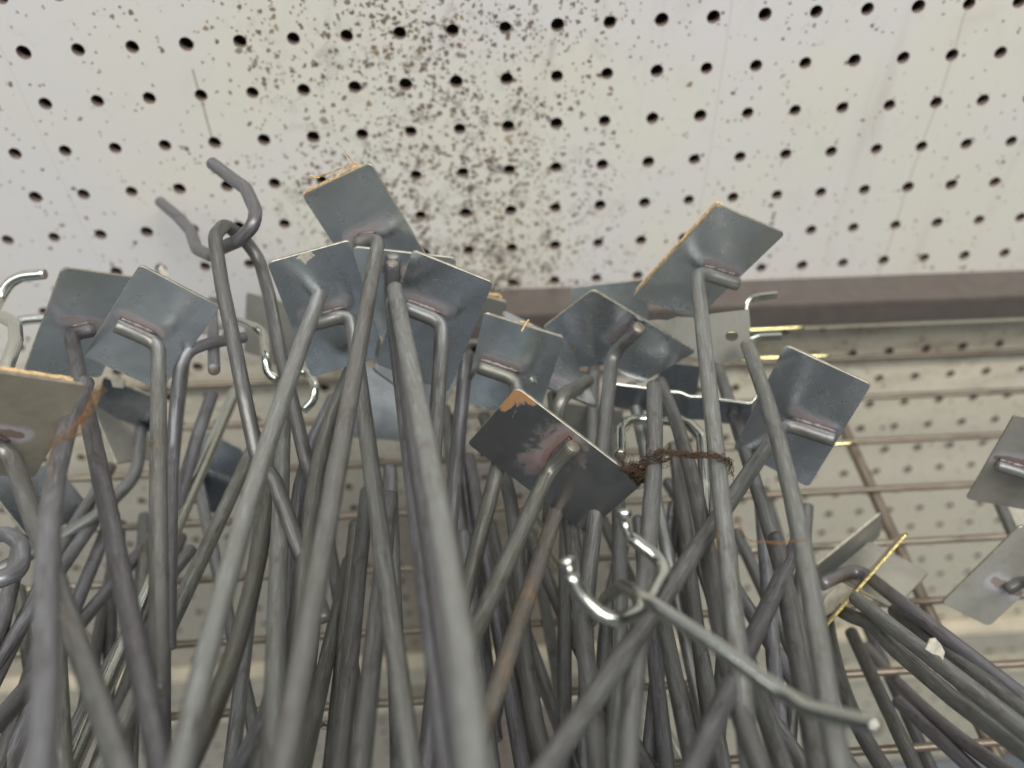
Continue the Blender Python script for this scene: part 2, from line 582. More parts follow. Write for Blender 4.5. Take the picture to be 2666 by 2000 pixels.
def wire(label, pts, d=6.0, mat='k', bend=0.014, group=None, name='hook_rod', cat='hook rod', parent=None, wob=0.00014, seg=18, extend=True, step=0.003, cap=True):
    p = fillet(path_of(pts, d, extend=extend), bend)
    me, base = tube(p, d / 2000 * 1.01, seg=seg, wob=wob, step=step, slot_cap=cap)
    o = link(name, me, [MW[mat], M_cut])
    o.location = base
    if parent is not None:
        o.parent = parent
        o.location = base - parent.location
    else:
        tag(o, label, cat, group)
    return o


# ------------------------------------------------------------------ plates
def expm(w):
    th = np.linalg.norm(w) + 1e-12
    k = w / th
    K = np.array([[0, -k[2], k[1]], [k[2], 0, -k[0]], [-k[1], k[0], 0]])
    return np.eye(3) + math.sin(th) * K + (1 - math.cos(th)) * K @ K


def pose(quad, z0, ndir, a0, b0, nw):
    """rigid pose of an a x b sheet from traced corners (camera space, mm)"""
    q = np.array([[c[0] * S, c[1] * S] for c in quad])
    wt = np.array([(c[2] if len(c) > 2 else 1.0) for c in quad]) / 2.5
    cs = np.array([[-.5, .5, 0], [.5, .5, 0], [.5, -.5, 0], [-.5, -.5, 0]])
    c0 = q.mean(0)
    t0 = np.array([(c0[0] - 1333) / F, (c0[1] - 1000) / F, 1.0]) * z0
    best = None
    ab = q[1] - q[0]
    for tx in (0, .6, -.6):
        for ty in (0, .6, -.6):
            x = np.array([ab[0], ab[1], 0.0])
            x /= np.linalg.norm(x)
            z = np.array([0, 0, -1.0])
            Rm = np.c_[x, np.cross(z, x), z] @ expm(np.array([tx, 0, 0])) @ expm(np.array([0, ty, 0]))
            p = np.zeros(8)
            T = t0.copy()
            sa = sb = 0.0

            def res(d, Rm=None, T=None, sa=0, sb=0):
                RR = Rm @ expm(d[:3])
                tt = T + d[3:6]
                A, B = a0 * math.exp(sa + d[6]), b0 * math.exp(sb + d[7])
                Y = (cs * [A, B, 1]) @ RR.T + tt
                uv = Y[:, :2] / Y[:, 2:] * F + [1333, 1000]
                r = ((uv - q) * wt[:, None]).ravel()
                return np.r_[r, (tt[2] - z0) / 8, (RR[:, 2] - ndir) * nw, (sa + d[6]) / .05, (sb + d[7]) / .07]
            lam = 1.0
            r = res(np.zeros(8), Rm, T, sa, sb)
            for it in range(40):
                J = np.array([(res(np.eye(8)[i] * 1e-5, Rm, T, sa, sb) - r) / 1e-5 for i in range(8)]).T
                H = J.T @ J
                dx = np.linalg.solve(H + lam * np.diag(np.diag(H) + 1e-6), -J.T @ r)
                r2 = res(dx, Rm, T, sa, sb)
                if r2 @ r2 < r @ r:
                    Rm = Rm @ expm(dx[:3])
                    T = T + dx[3:6]
                    sa += dx[6]
                    sb += dx[7]
                    r = r2
                    lam = max(lam * .3, 1e-6)
                else:
                    lam *= 5
            c = r @ r
            if best is None or c < best[0]:
                best = (c, Rm, T, a0 * math.exp(sa), b0 * math.exp(sb))
    return best


def sheet_mesh(a, b, cx, cy, th, rad=2.2, bow=0.0):
    """rounded rectangle sheet, corners in mm about (cx, cy), front face at z=0, returned in metres"""
    bm = bmesh.new()
    out = []
    for sx_, sy_, a0 in ((1, 1, 0), (-1, 1, 90), (-1, -1, 180), (1, -1, 270)):
        rr = rad * random.uniform(0.7, 1.25)
        for k in range(6):
            an = math.radians(a0 + 90 * k / 5)
            out.append((sx_ * (a / 2 - rr) + rr * math.cos(an) - cx, sy_ * (b / 2 - rr) + rr * math.sin(an) - cy))
    n = len(out)
    ins = 0.25

    def ring(z, inset):
        vs_ = []
        for x, y in out:
            dx, dy = x + cx, y + cy
            l = math.hypot(dx, dy)
            vs_.append(bm.verts.new(((x - dx / l * inset) / 1000, (y - dy / l * inset) / 1000, z / 1000)))
        return vs_
    r0, r1, r2, r3 = ring(0, ins), ring(-0.18, 0), ring(-th + 0.1, 0), ring(-th, 0.15)
    f = bm.faces.new(r0)
    f.material_index = 0
    for A, B in ((r0, r1), (r1, r2), (r2, r3)):
        for k in range(n):
            g = bm.faces.new((A[k], B[k], B[(k + 1) % n], A[(k + 1) % n]))
            g.material_index = 1
    f = bm.faces.new(list(reversed(r3)))
    bmesh.ops.recalc_face_normals(bm, faces=bm.faces)
    me = bpy.data.meshes.new('sheet')
    bm.to_mesh(me)
    bm.free()
    return me


def residue_mesh(a, b, cx, cy, sides, z0=-1.3, amp=3.0):
    """torn hardboard still stuck behind the sheet, showing past the given sides"""
    bm = bmesh.new()
    for side in sides:
        n = 60
        rows = []
        o = random.random() * 50
        lo, hi = (-0.5, 0.38) if side in 'TB' else (-0.45, 0.5)
        for i in range(n + 1):
            s = lo + (hi - lo) * i / n
            env = min(1, i / 4, (n - i) / 4)
            e_ = env * amp * (0.32 + 0.5 * max(0, noise.noise(Vector((s * 5, o, 0)))) + 0.16 * noise.noise(Vector((s * 60, o, 3)))) + 0.05
            if side == 'T':
                pin, pout = (s * a, b / 2 - 3), (s * a, b / 2 + e_)
            elif side == 'B':
                pin, pout = (s * a, -b / 2 + 3), (s * a, -b / 2 - e_)
            elif side == 'L':
                pin, pout = (-a / 2 + 3, s * b), (-a / 2 - e_, s * b)
            else:
                pin, pout = (a / 2 - 3, s * b), (a / 2 + e_, s * b)
            zz = z0 - 0.4 * noise.noise(Vector((s * 13, o, 9)))
            rows.append([bm.verts.new(((p[0] - cx) / 1000, (p[1] - cy) / 1000, z / 1000)) for p, z in ((pin, z0), (pout, zz + 0.25), (pout, zz - 1.1), (pin, z0 - 1.4))])
        for i in range(n):
            for k in range(4):
                bm.faces.new((rows[i][k], rows[i][(k + 1) % 4], rows[i + 1][(k + 1) % 4], rows[i + 1][k]))
        bm.faces.new(rows[0])
        bm.faces.new(rows[-1])
    bmesh.ops.recalc_face_normals(bm, faces=bm.faces)
    me = bpy.data.meshes.new('residue')
    bm.to_mesh(me)
    bm.free()
    return me


PLATES = {}


def plate_hook(label, quad, leg=None, bend=None, shaft=(), w=31.0, d=6.0, mat='k', pm='b', a=37.5, b=62.0, nw=5.0, residue='', ndir=None, weld=True, group='flat plate pegboard hooks', amp=3.0, r=2.2):
    z0 = dep(w, d)
    far = None
    if shaft:
        far = np.array([(shaft[-1][0] * S - 1333) / F, (shaft[-1][1] * S - 1000) / F, 1.0]) * dep(shaft[-1][2], d)
        s0 = np.array([(bend[0] * S - 1333) / F, (bend[1] * S - 1000) / F, 1.0]) * z0
        nd = (far - s0) / np.linalg.norm(far - s0)
    else:
        nd = np.array(ndir if ndir else (0, 0.3, -1.0))
        nd = nd / np.linalg.norm(nd)
    cost, Rm, T, A, B = pose(quad, z0, nd, a, b, nw)
    if Rm[2, 2] > 0 and nw > 1:
        pass
    # plane point for the wire's axis: one radius in front of the sheet
    n = Rm[:, 2]

    def on(xy, off):
        dr = np.array([(xy[0] * S - 1333) / F, (xy[1] * S - 1000) / F, 1.0])
        P0 = T + n * off
        return dr * ((P0 @ n) / (dr @ n))
    rr = d / 2
    if leg:
        pl, pb = on(leg, rr), on(bend, rr)
        mid = (pl + pb) / 2 - T
        cx, cy = mid @ Rm[:, 0], mid @ Rm[:, 1]
        legl = np.linalg.norm(pl - pb)
    else:
        cx = cy = 0
    org = T + Rm[:, 0] * cx + Rm[:, 1] * cy
    root = thing('plate_hook', W(CAM + R.T @ org))
    tag(root, label, 'plate hook', group)
    # orientation in world
    ax = [Wd(R.T @ Rm[:, i]) for i in range(3)]
    M3 = Matrix(ax).transposed()
    root.rotation_euler = M3.to_euler()
    inv = M3.inverted()

    def loc(p):                                  # camera-space mm -> root-local metres
        return inv @ (W(CAM + R.T @ p) - root.location)
    pme = sheet_mesh(A, B, cx, cy, 1.25, rad=r)
    key = pm if (leg or pm in 'rg') else pm + 'n'
    link('back_plate', pme, [MP[key], M_edge_brass if pm == 'g' else M_edge], root, smooth=False)
    if residue:
        link('hardboard_residue', residue_mesh(A, B, cx, cy, residue, amp=amp), M_wood, root, smooth=False)
    if leg:
        P = [loc(pl), loc(pb)]
        for s in ([shaft[-1]] if shaft[-1][1] > 1250 else shaft):
            P.append(loc(np.array([(s[0] * S - 1333) / F, (s[1] * S - 1000) / F, 1.0]) * dep(s[2], d)))
        if len(shaft) and shaft[-1][1] > 1600:
            v = (P[-1] - P[-2]).normalized()
            P[-1] = P[-1] + v * 0.034
        path = fillet(P, 0.0068)
        me, base = tube(path, d / 2000 * 1.01, wob=0.00014, slot_cap=True)
        o = link('shaft', me, [MW[mat], M_cut], root)
        o.location = base
        if weld:
            # bead along the upper side of the welded leg
            u = (P[1] - P[0])
            L = u.length
            u.normalize()
            side = Vector((0, 0, 1)).cross(u)
            if side.y < 0:
                side = -side
            bp = []
            for i in range(12):
                s = 0.02 + 0.86 * i / 11
                q = P[0] + u * L * s + side * (d / 2000) * (0.86 + 0.12 * noise.noise(Vector((i * .9, L * 900, 0))))
                q.z = 0.0009
                bp.append(q)
            me, base = tube(bp, 0.0013, seg=9, step=0.0009, radf=lambda s: (0.65 + 0.6 * abs(noise.noise(Vector((s * 9, L * 500, 1))))) * (0.35 + 0.65 * min(1, 6 * s, 6 * (1 - s))))
            o = link('weld_bead', me, M_weld, root)
            o.location = base
    PLATES[label] = (root, cost, T, n, loc)
    return root


# ================================================================== STRUCTURE
def build_pegboard():
    p = 25.4
    rad = 3.25
    seg = 16
    C0, C1, R0, R1 = -27, 23, -9, 37
    bm = bmesh.new()
    corner = {}

    def cv(c, r):
        if (c, r) not in corner:
            corner[(c, r)] = bm.verts.new(((c - .5) * p / 1000, 0, -(r - .5) * p / 1000))
        return corner[(c, r)]
    for c in range(C0, C1):
        for r in range(R0, R1):
            X, Z = c * p / 1000, -r * p / 1000
            jr = random.uniform(0.94, 1.06) * rad / 1000
            ring, back = [], []
            for k in range(seg):
                an = math.radians(45 + 360 * k / seg)
                ring.append(bm.verts.new((X + jr * math.cos(an), 0, Z + jr * math.sin(an))))
                back.append(bm.verts.new((X + jr * math.cos(an), 0.0048, Z + jr * math.sin(an))))
            cs = [cv(c + 1, r), cv(c, r), cv(c, r + 1), cv(c + 1, r + 1)]   # +x+z, -x+z, -x-z, +x-z
            q = seg // 4
            for s in range(4):
                vs_ = [cs[s], cs[(s + 1) % 4]] + [ring[(s * q + k) % seg] for k in range(q, -1, -1)]
                f = bm.faces.new(vs_)
                f.material_index = 0
            for k in range(seg):
                f = bm.faces.new((ring[k], ring[(k + 1) % seg], back[(k + 1) % seg], back[k]))
                f.material_index = 1
    bmesh.ops.recalc_face_normals(bm, faces=bm.faces)
    me = bpy.data.meshes.new('pegboard')
    bm.to_mesh(me)
    bm.free()
    # front faces must look at the camera (-y)
    root = thing('pegboard', (0, 0, 0))
    tag(root, 'off-white speckled pegboard with rows of round holes behind the hooks', 'pegboard')
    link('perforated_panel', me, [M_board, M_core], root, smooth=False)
    bx('backing_panel', (-0.72, 0.016, -0.98), (0.62, 0.02, 0.27), M_back, root)
    return root


def bx(name, lo, hi, mat, parent=None, bev=0.0):
    bm = bmesh.new()
    bmesh.ops.create_cube(bm, size=1)
    for v in bm.verts:
        v.co = Vector([(lo[i] + hi[i]) / 2 + v.co[i] * (hi[i] - lo[i]) for i in range(3)])
    if bev:
        bmesh.ops.bevel(bm, geom=bm.edges[:], offset=bev, segments=2, affect='EDGES')
    me = bpy.data.meshes.new(name)
    bm.to_mesh(me)
    bm.free()
    return link(name, me, mat, parent, smooth=False)


build_pegboard()
# brown rail fixed to the board just above the wire shelf
o = bx('metal_rail', (-0.105, -0.0275, -0.1805), (0.62, -0.0005, -0.164), M_rail, bev=0.0009)
tag(o, 'brown painted metal rail running across the pegboard above the wire shelf', 'rail')
o = bx('ledge_trim', (-0.105, -0.0255, -0.1850), (0.62, -0.0225, -0.1815), M_cream, bev=0.0005)
tag(o, 'thin pale strip along the lower edge of the brown rail', 'trim strip')
o = bx('lower_ledge', (-0.72, -0.016, -0.622), (0.62, -0.0005, -0.585), M_cream, bev=0.002)
tag(o, 'blurred cream ledge far below the wire shelf, wider of the two', 'ledge')
o = bx('lower_ledge', (-0.72, -0.010, -0.690), (0.62, -0.0005, -0.676), M_cream, bev=0.002)
tag(o, 'blurred narrow cream ledge at the bottom, below the wider ledge', 'ledge')


TILT = 0.031


def tilt(o):
    p = Vector((0.24, 0, -0.20))
    Rm = Matrix.Rotation(TILT, 3, 'Y')
    o.location = p + Rm @ (o.location - p)
    o.rotation_euler = (0, TILT, 0)


for o in [q for q in sc.objects if q.name.split('.')[0] in ('metal_rail', 'ledge_trim', 'lower_ledge')]:
    tilt(o)


def wire_shelf():
    root = thing('wire_shelf', (0, -0.15, -0.23))
    tag(root, 'brownish wire shelf of long parallel wires under the heap of hooks', 'wire shelf')
    for k in range(11):
        y = -0.005 - 0.0364 * k
        z = -(229.5 + 1.3 * k) / 1000
        pts = [Vector((-0.62, y, z)), Vector((-0.2, y, z + 0.0006)), Vector((0.55, y, z))]
        me, base = tube(pts, 0.0020, seg=12, step=0.02)
        o = link('long_wire', me, MW['g'], root)
        o.location = base - root.location
    for X in (-0.53, -0.36, 0.177, 0.46):
        pts = [Vector((X, 0.0, -0.2335)), Vector((X, -0.40, -0.2475))]
        me, base = tube(pts, 0.0033, seg=12, step=0.02)
        o = link('cross_wire', me, MW['g'], root)
        o.location = base - root.location
    tilt(root)


wire_shelf()
me, base = tube([W(at(-60, 669, 560)), W(at(640, 652, 520))], 0.0020, seg=12, step=0.01)
o = link('rim_wire', me, MW['s'])
o.location = base
tag(o, 'pale bright rim wire crossing behind the left plates', 'wire')
for a_, b_, lab in (((1560, 716, 478), (1736, 707, 478), 'thin bright yellow bar just below the brown rail, right of the bracket'), ((1600, 775, 470), (1792, 768, 470), 'thin bright yellow bar above the large plain right plate'), ((1740, 962, 430), (1845, 957, 430), 'thin bright yellow bar right of the large plain right plate')):
    me, base = tube([W(at(*a_)), W(at(*b_))], 0.0011, seg=10, step=0.004)
    o = link('yellow_bar', me, simple('bright_yellow', (0.85, 0.76, 0.40), 0.25, 1.0))  # short thin bright yellow bar
    o.location = base
    tag(o, lab, 'wire')

# ================================================================== OBJECTS
exec_order = []
H = plate_hook
H('topmost plate hook, tilted, with torn tan hardboard on its upper edge', [(651, 421), (799, 352), (957, 610, .5), (800, 680, .2)],
  (768, 526), (818, 516), [(752, 880, 45), (655, 1340, 53), (612, 1655, 59)], w=30.2, pm='b', residue='T', amp=2.0, mat='l')
H('upper right plate hook leaning diagonally against the brown rail, torn hardboard along its left side', [(1550, 446), (1696, 502), (1502, 694), (1366, 639)],
  (1593, 614), (1504, 586), [(1550, 1000, 37), (1596, 1400, 43), (1620, 1655, 49)], w=31, pm='b', residue='L', amp=0.9, mat='l')
H('dark plate hook with a white scuff, left of the tall central rod', [(578, 568), (753, 518), (835, 772, .4), (672, 815)],
  (660, 704), (757, 678), [(800, 933, 38.5), (840, 1280, 44), (885, 1641, 50)], w=32.5, pm='d', mat='l')
H('plate hook with a pinkish weld, directly right of the blunt central rod tips', [(891, 541), (1064, 609), (968, 850, .6), (812, 765, .2)],
  (872, 664), (955, 696), [(951, 783, 33), (938, 950, 35), (925, 1200, 38)], w=32, pm='d')
H('plate hook with splinters on its top edge, right of centre', [(1046, 676), (1217, 730), (1160, 915, .5), (992, 872, .3)],
  (1032, 792), (1122, 822), [(1073, 1015, 32.5), (1004, 1279, 36), (975, 1400, 38)], w=31.5, pm='b', mat='o')
H('dark plate hook with an orange rusty corner, foremost of the plates', [(1009, 958), (1115, 836), (1388, 1045), (1265, 1152)],
  (1240, 962), (1187, 1015), [(1094, 1204, 38), (1019, 1371, 42), (990, 1440, 44)], w=35.5, pm='r', mat='o', a=36, b=66)
H('diamond-turned plate hook below the diagonal upper right plate', [(1172, 708), (1279, 627), (1505, 759), (1382, 830)],
  (1381, 706), (1322, 764), [(1295, 963, 32), (1262, 1309, 37), (1255, 1400, 38)], w=30, pm='d')
H('large plain plate hook at the right, its weld reaching the right edge', [(1694, 746), (1883, 829), (1744, 1054), (1584, 969)],
  (1803, 951), (1692, 914), [(1650, 964, 32.5), (1415, 1311, 42), (1190, 1641, 54)], w=31, pm='d')
H('left plate hook partly covered by the squarer plate to its right', [(135, 579), (305, 601), (215, 830, .3), (51, 807)],
  (205, 712), (153, 722), [(192, 888, 37), (270, 1260, 46), (345, 1641, 56)], w=30.5, pm='b', mat='p')
H('squarish left plate hook with a mottled violet weld', [(303, 574), (474, 661), (352, 851, .6), (178, 766)],
  (249, 702), (342, 742), [(347, 900, 37), (347, 1250, 43), (343, 1500, 47)], w=32.5, pm='b', mat='l')
H('large grey plate hook at the left edge with brown fibre on it', [(-60, 800, .3), (186, 833), (75, 1035, .5), (-170, 1000, .2)],
  (-70, 950), (22, 975), [(75, 1099, 47), (168, 1371, 52), (255, 1641, 57)], w=42, pm='e', residue='T', mat='l', amp=0.8)
H('plate hook cut by the right edge of the picture, upper one of two', [(2190, 897), (2380, 935, .2), (2275, 1120, .2), (2085, 1078)],
  (2151, 1004), (2235, 1030), [(2330, 1200, 26)], w=25.5, pm='w', d=5.0)
H('dull plate hook near the right edge, lower one of two', [(2136, 1354), (2034, 1302), (2205, 1135, .6), (2307, 1190, .3)],
  (2172, 1275), (2214, 1252), [(2400, 1330, 28)], w=24.5, pm='w', a=30, b=58, d=5.0, nw=1.5)
H('right hand cluster plate hook with a bent arm, its shaft running to the corner', [(1880, 1168), (2005, 1235), (1930, 1312, .4), (1797, 1243, .4)],
  (1772, 1262), (1850, 1226), [(1947, 1299, 31), (2090, 1410, 34), (2230, 1522, 38)], w=28.5, pm='w', a=36, b=44, mat='m', nw=1.5, weld=False)
H('pinkish plate of the right hand cluster seen nearly edge on', [(1906, 1107), (1893, 1165, .6), (1772, 1262, .6), (1757, 1228)],
  w=27, pm='w', nw=0.8, ndir=(.5, .8, -.3), a=36, b=60)
H('brassy plate of the right hand cluster standing edge on', [(1948, 1148), (1953, 1153), (1779, 1352), (1774, 1347)],
  w=30, pm='g', nw=2.0, ndir=(-.75, -.66, -.02), a=34, b=66)
def patch(start, poly):
    root, _, T, n, loc = next(v for k, v in PLATES.items() if k.startswith(start))
    bm = bmesh.new()
    c = (sum(p[0] for p in poly) / len(poly), sum(p[1] for p in poly) / len(poly))

    def q(xy, off):
        dr = np.array([(xy[0] * S - 1333) / F, (xy[1] * S - 1000) / F, 1.0])
        P0 = T + n * off
        return loc(dr * ((P0 @ n) / (dr @ n)))
    edge = []
    for i in range(28):
        k = i / 28 * len(poly)
        a_, b_ = poly[int(k) % len(poly)], poly[(int(k) + 1) % len(poly)]
        f = k - int(k)
        j = 1 + 0.25 * noise.noise(Vector((i * 1.7, c[0], 0)))
        edge.append((c[0] + (a_[0] * (1 - f) + b_[0] * f - c[0]) * j, c[1] + (a_[1] * (1 - f) + b_[1] * f - c[1]) * j))
    vo = [bm.verts.new(q(p, 0.02)) for p in edge]
    vi = [bm.verts.new(q((c[0] + (p[0] - c[0]) * .8, c[1] + (p[1] - c[1]) * .8), 0.12)) for p in edge]
    for i in range(28):
        bm.faces.new((vo[i], vo[(i + 1) % 28], vi[(i + 1) % 28], vi[i]))
    bm.faces.new(vi)
    bmesh.ops.recalc_face_normals(bm, faces=bm.faces)
    me = bpy.data.meshes.new('patch')
    bm.to_mesh(me)
    bm.free()
    link('pale_patch', me, M_chip, root, smooth=False)  # thin raised pale patch on the plate face


patch('dark plate hook with a white scuff', [(640, 558), (652, 548), (672, 544), (680, 553), (668, 562), (660, 572), (650, 564)])
# plates further back
H('pale plate behind the tall central rod, upper edge level', [(765, 533), (985, 557), (972, 740, .2), (745, 715, .2)],
  (847, 566), (845, 650), [(867, 964, 37.5), (905, 1280, 44), (968, 1641, 56)], w=30.3, pm='b', mat='p', a=46, b=44, nw=2.5)
H('greenish plate behind the looped hook', [(530, 629), (655, 662, .6), (640, 800, .3), (530, 760, .4)], w=23, pm='w', a=30, b=36, nw=1.0, ndir=(0, .5, -1))
H('curved reflecting plate in the gap right of the fibre', [(190, 853), (284, 857), (345, 985), (250, 1015, .5)], w=25, pm='w', a=26, b=40, nw=0.6, ndir=(0, .6, -1))
H('dark tilted plate deep in the heap left of the shiny rod', [(445, 932), (525, 972), (480, 1125, .3), (398, 1070, .3)], w=24, pm='d', a=24, b=42, nw=0.6, ndir=(0, .6, -1))
H('dark plate edge below the two left plates', [(215, 815, .4), (365, 868, .5), (330, 935), (222, 890, .4)], w=26, pm='d', a=36, b=28, nw=0.6, ndir=(0, .6, -1))
H('pale green plate behind the diamond-turned plate', [(1232, 621), (1398, 602), (1402, 780, .3), (1240, 792, .3)], w=25.5, pm='b', a=38, b=44, nw=1.0, ndir=(0, .5, -1))
H('plate wedged behind the splintered plate, weld near its right edge', [(1085, 660), (1226, 745), (1292, 872), (1150, 905, .3)],
  (1270, 822), (1208, 860), [(1196, 980, 29.5), (1185, 1130, 31)], w=27.5, pm='d', a=38, b=40, nw=1.0, mat='o')
H('small plate corner showing behind the central right plates', [(1000, 630, .4), (1092, 652), (1088, 720, .4), (1000, 700, .3)], w=27, pm='w', a=24, b=24, nw=1.0, residue='T', ndir=(0, .5, -1))
H('mauve plate deep behind the rusty plate', [(1205, 868), (1345, 885, .5), (1320, 1030, .3), (1190, 1000, .3)], w=25, pm='w', a=36, b=38, nw=1.0, ndir=(0, .6, -1))
H('dark plate crossing behind the blunt central rods', [(870, 690, .5), (1000, 795), (950, 900), (800, 800, .4)], w=27.5, pm='d', a=40, b=36, nw=0.8, ndir=(0, .6, -1))
H('navy plate low behind the central rods', [(745, 790, .4), (880, 800, .4), (905, 960, .4), (735, 935, .4)], w=25, pm='d', a=36, b=40, nw=1.0, ndir=(0, .6, -1))
H('dark plate in shadow under the fibre at the left', [(-60, 1000, .4), (140, 1035, .4), (205, 1105), (60, 1160)], w=27, pm='d', a=46, b=34, nw=0.6, ndir=(0, .7, -1))
H('small dark plate behind the diamond-turned plate, at its lower right', [(1425, 780, .4), (1515, 790, .4), (1500, 880, .4), (1415, 870, .4)], w=24, pm='d', a=22, b=24, nw=1.0, ndir=(0, .6, -1))

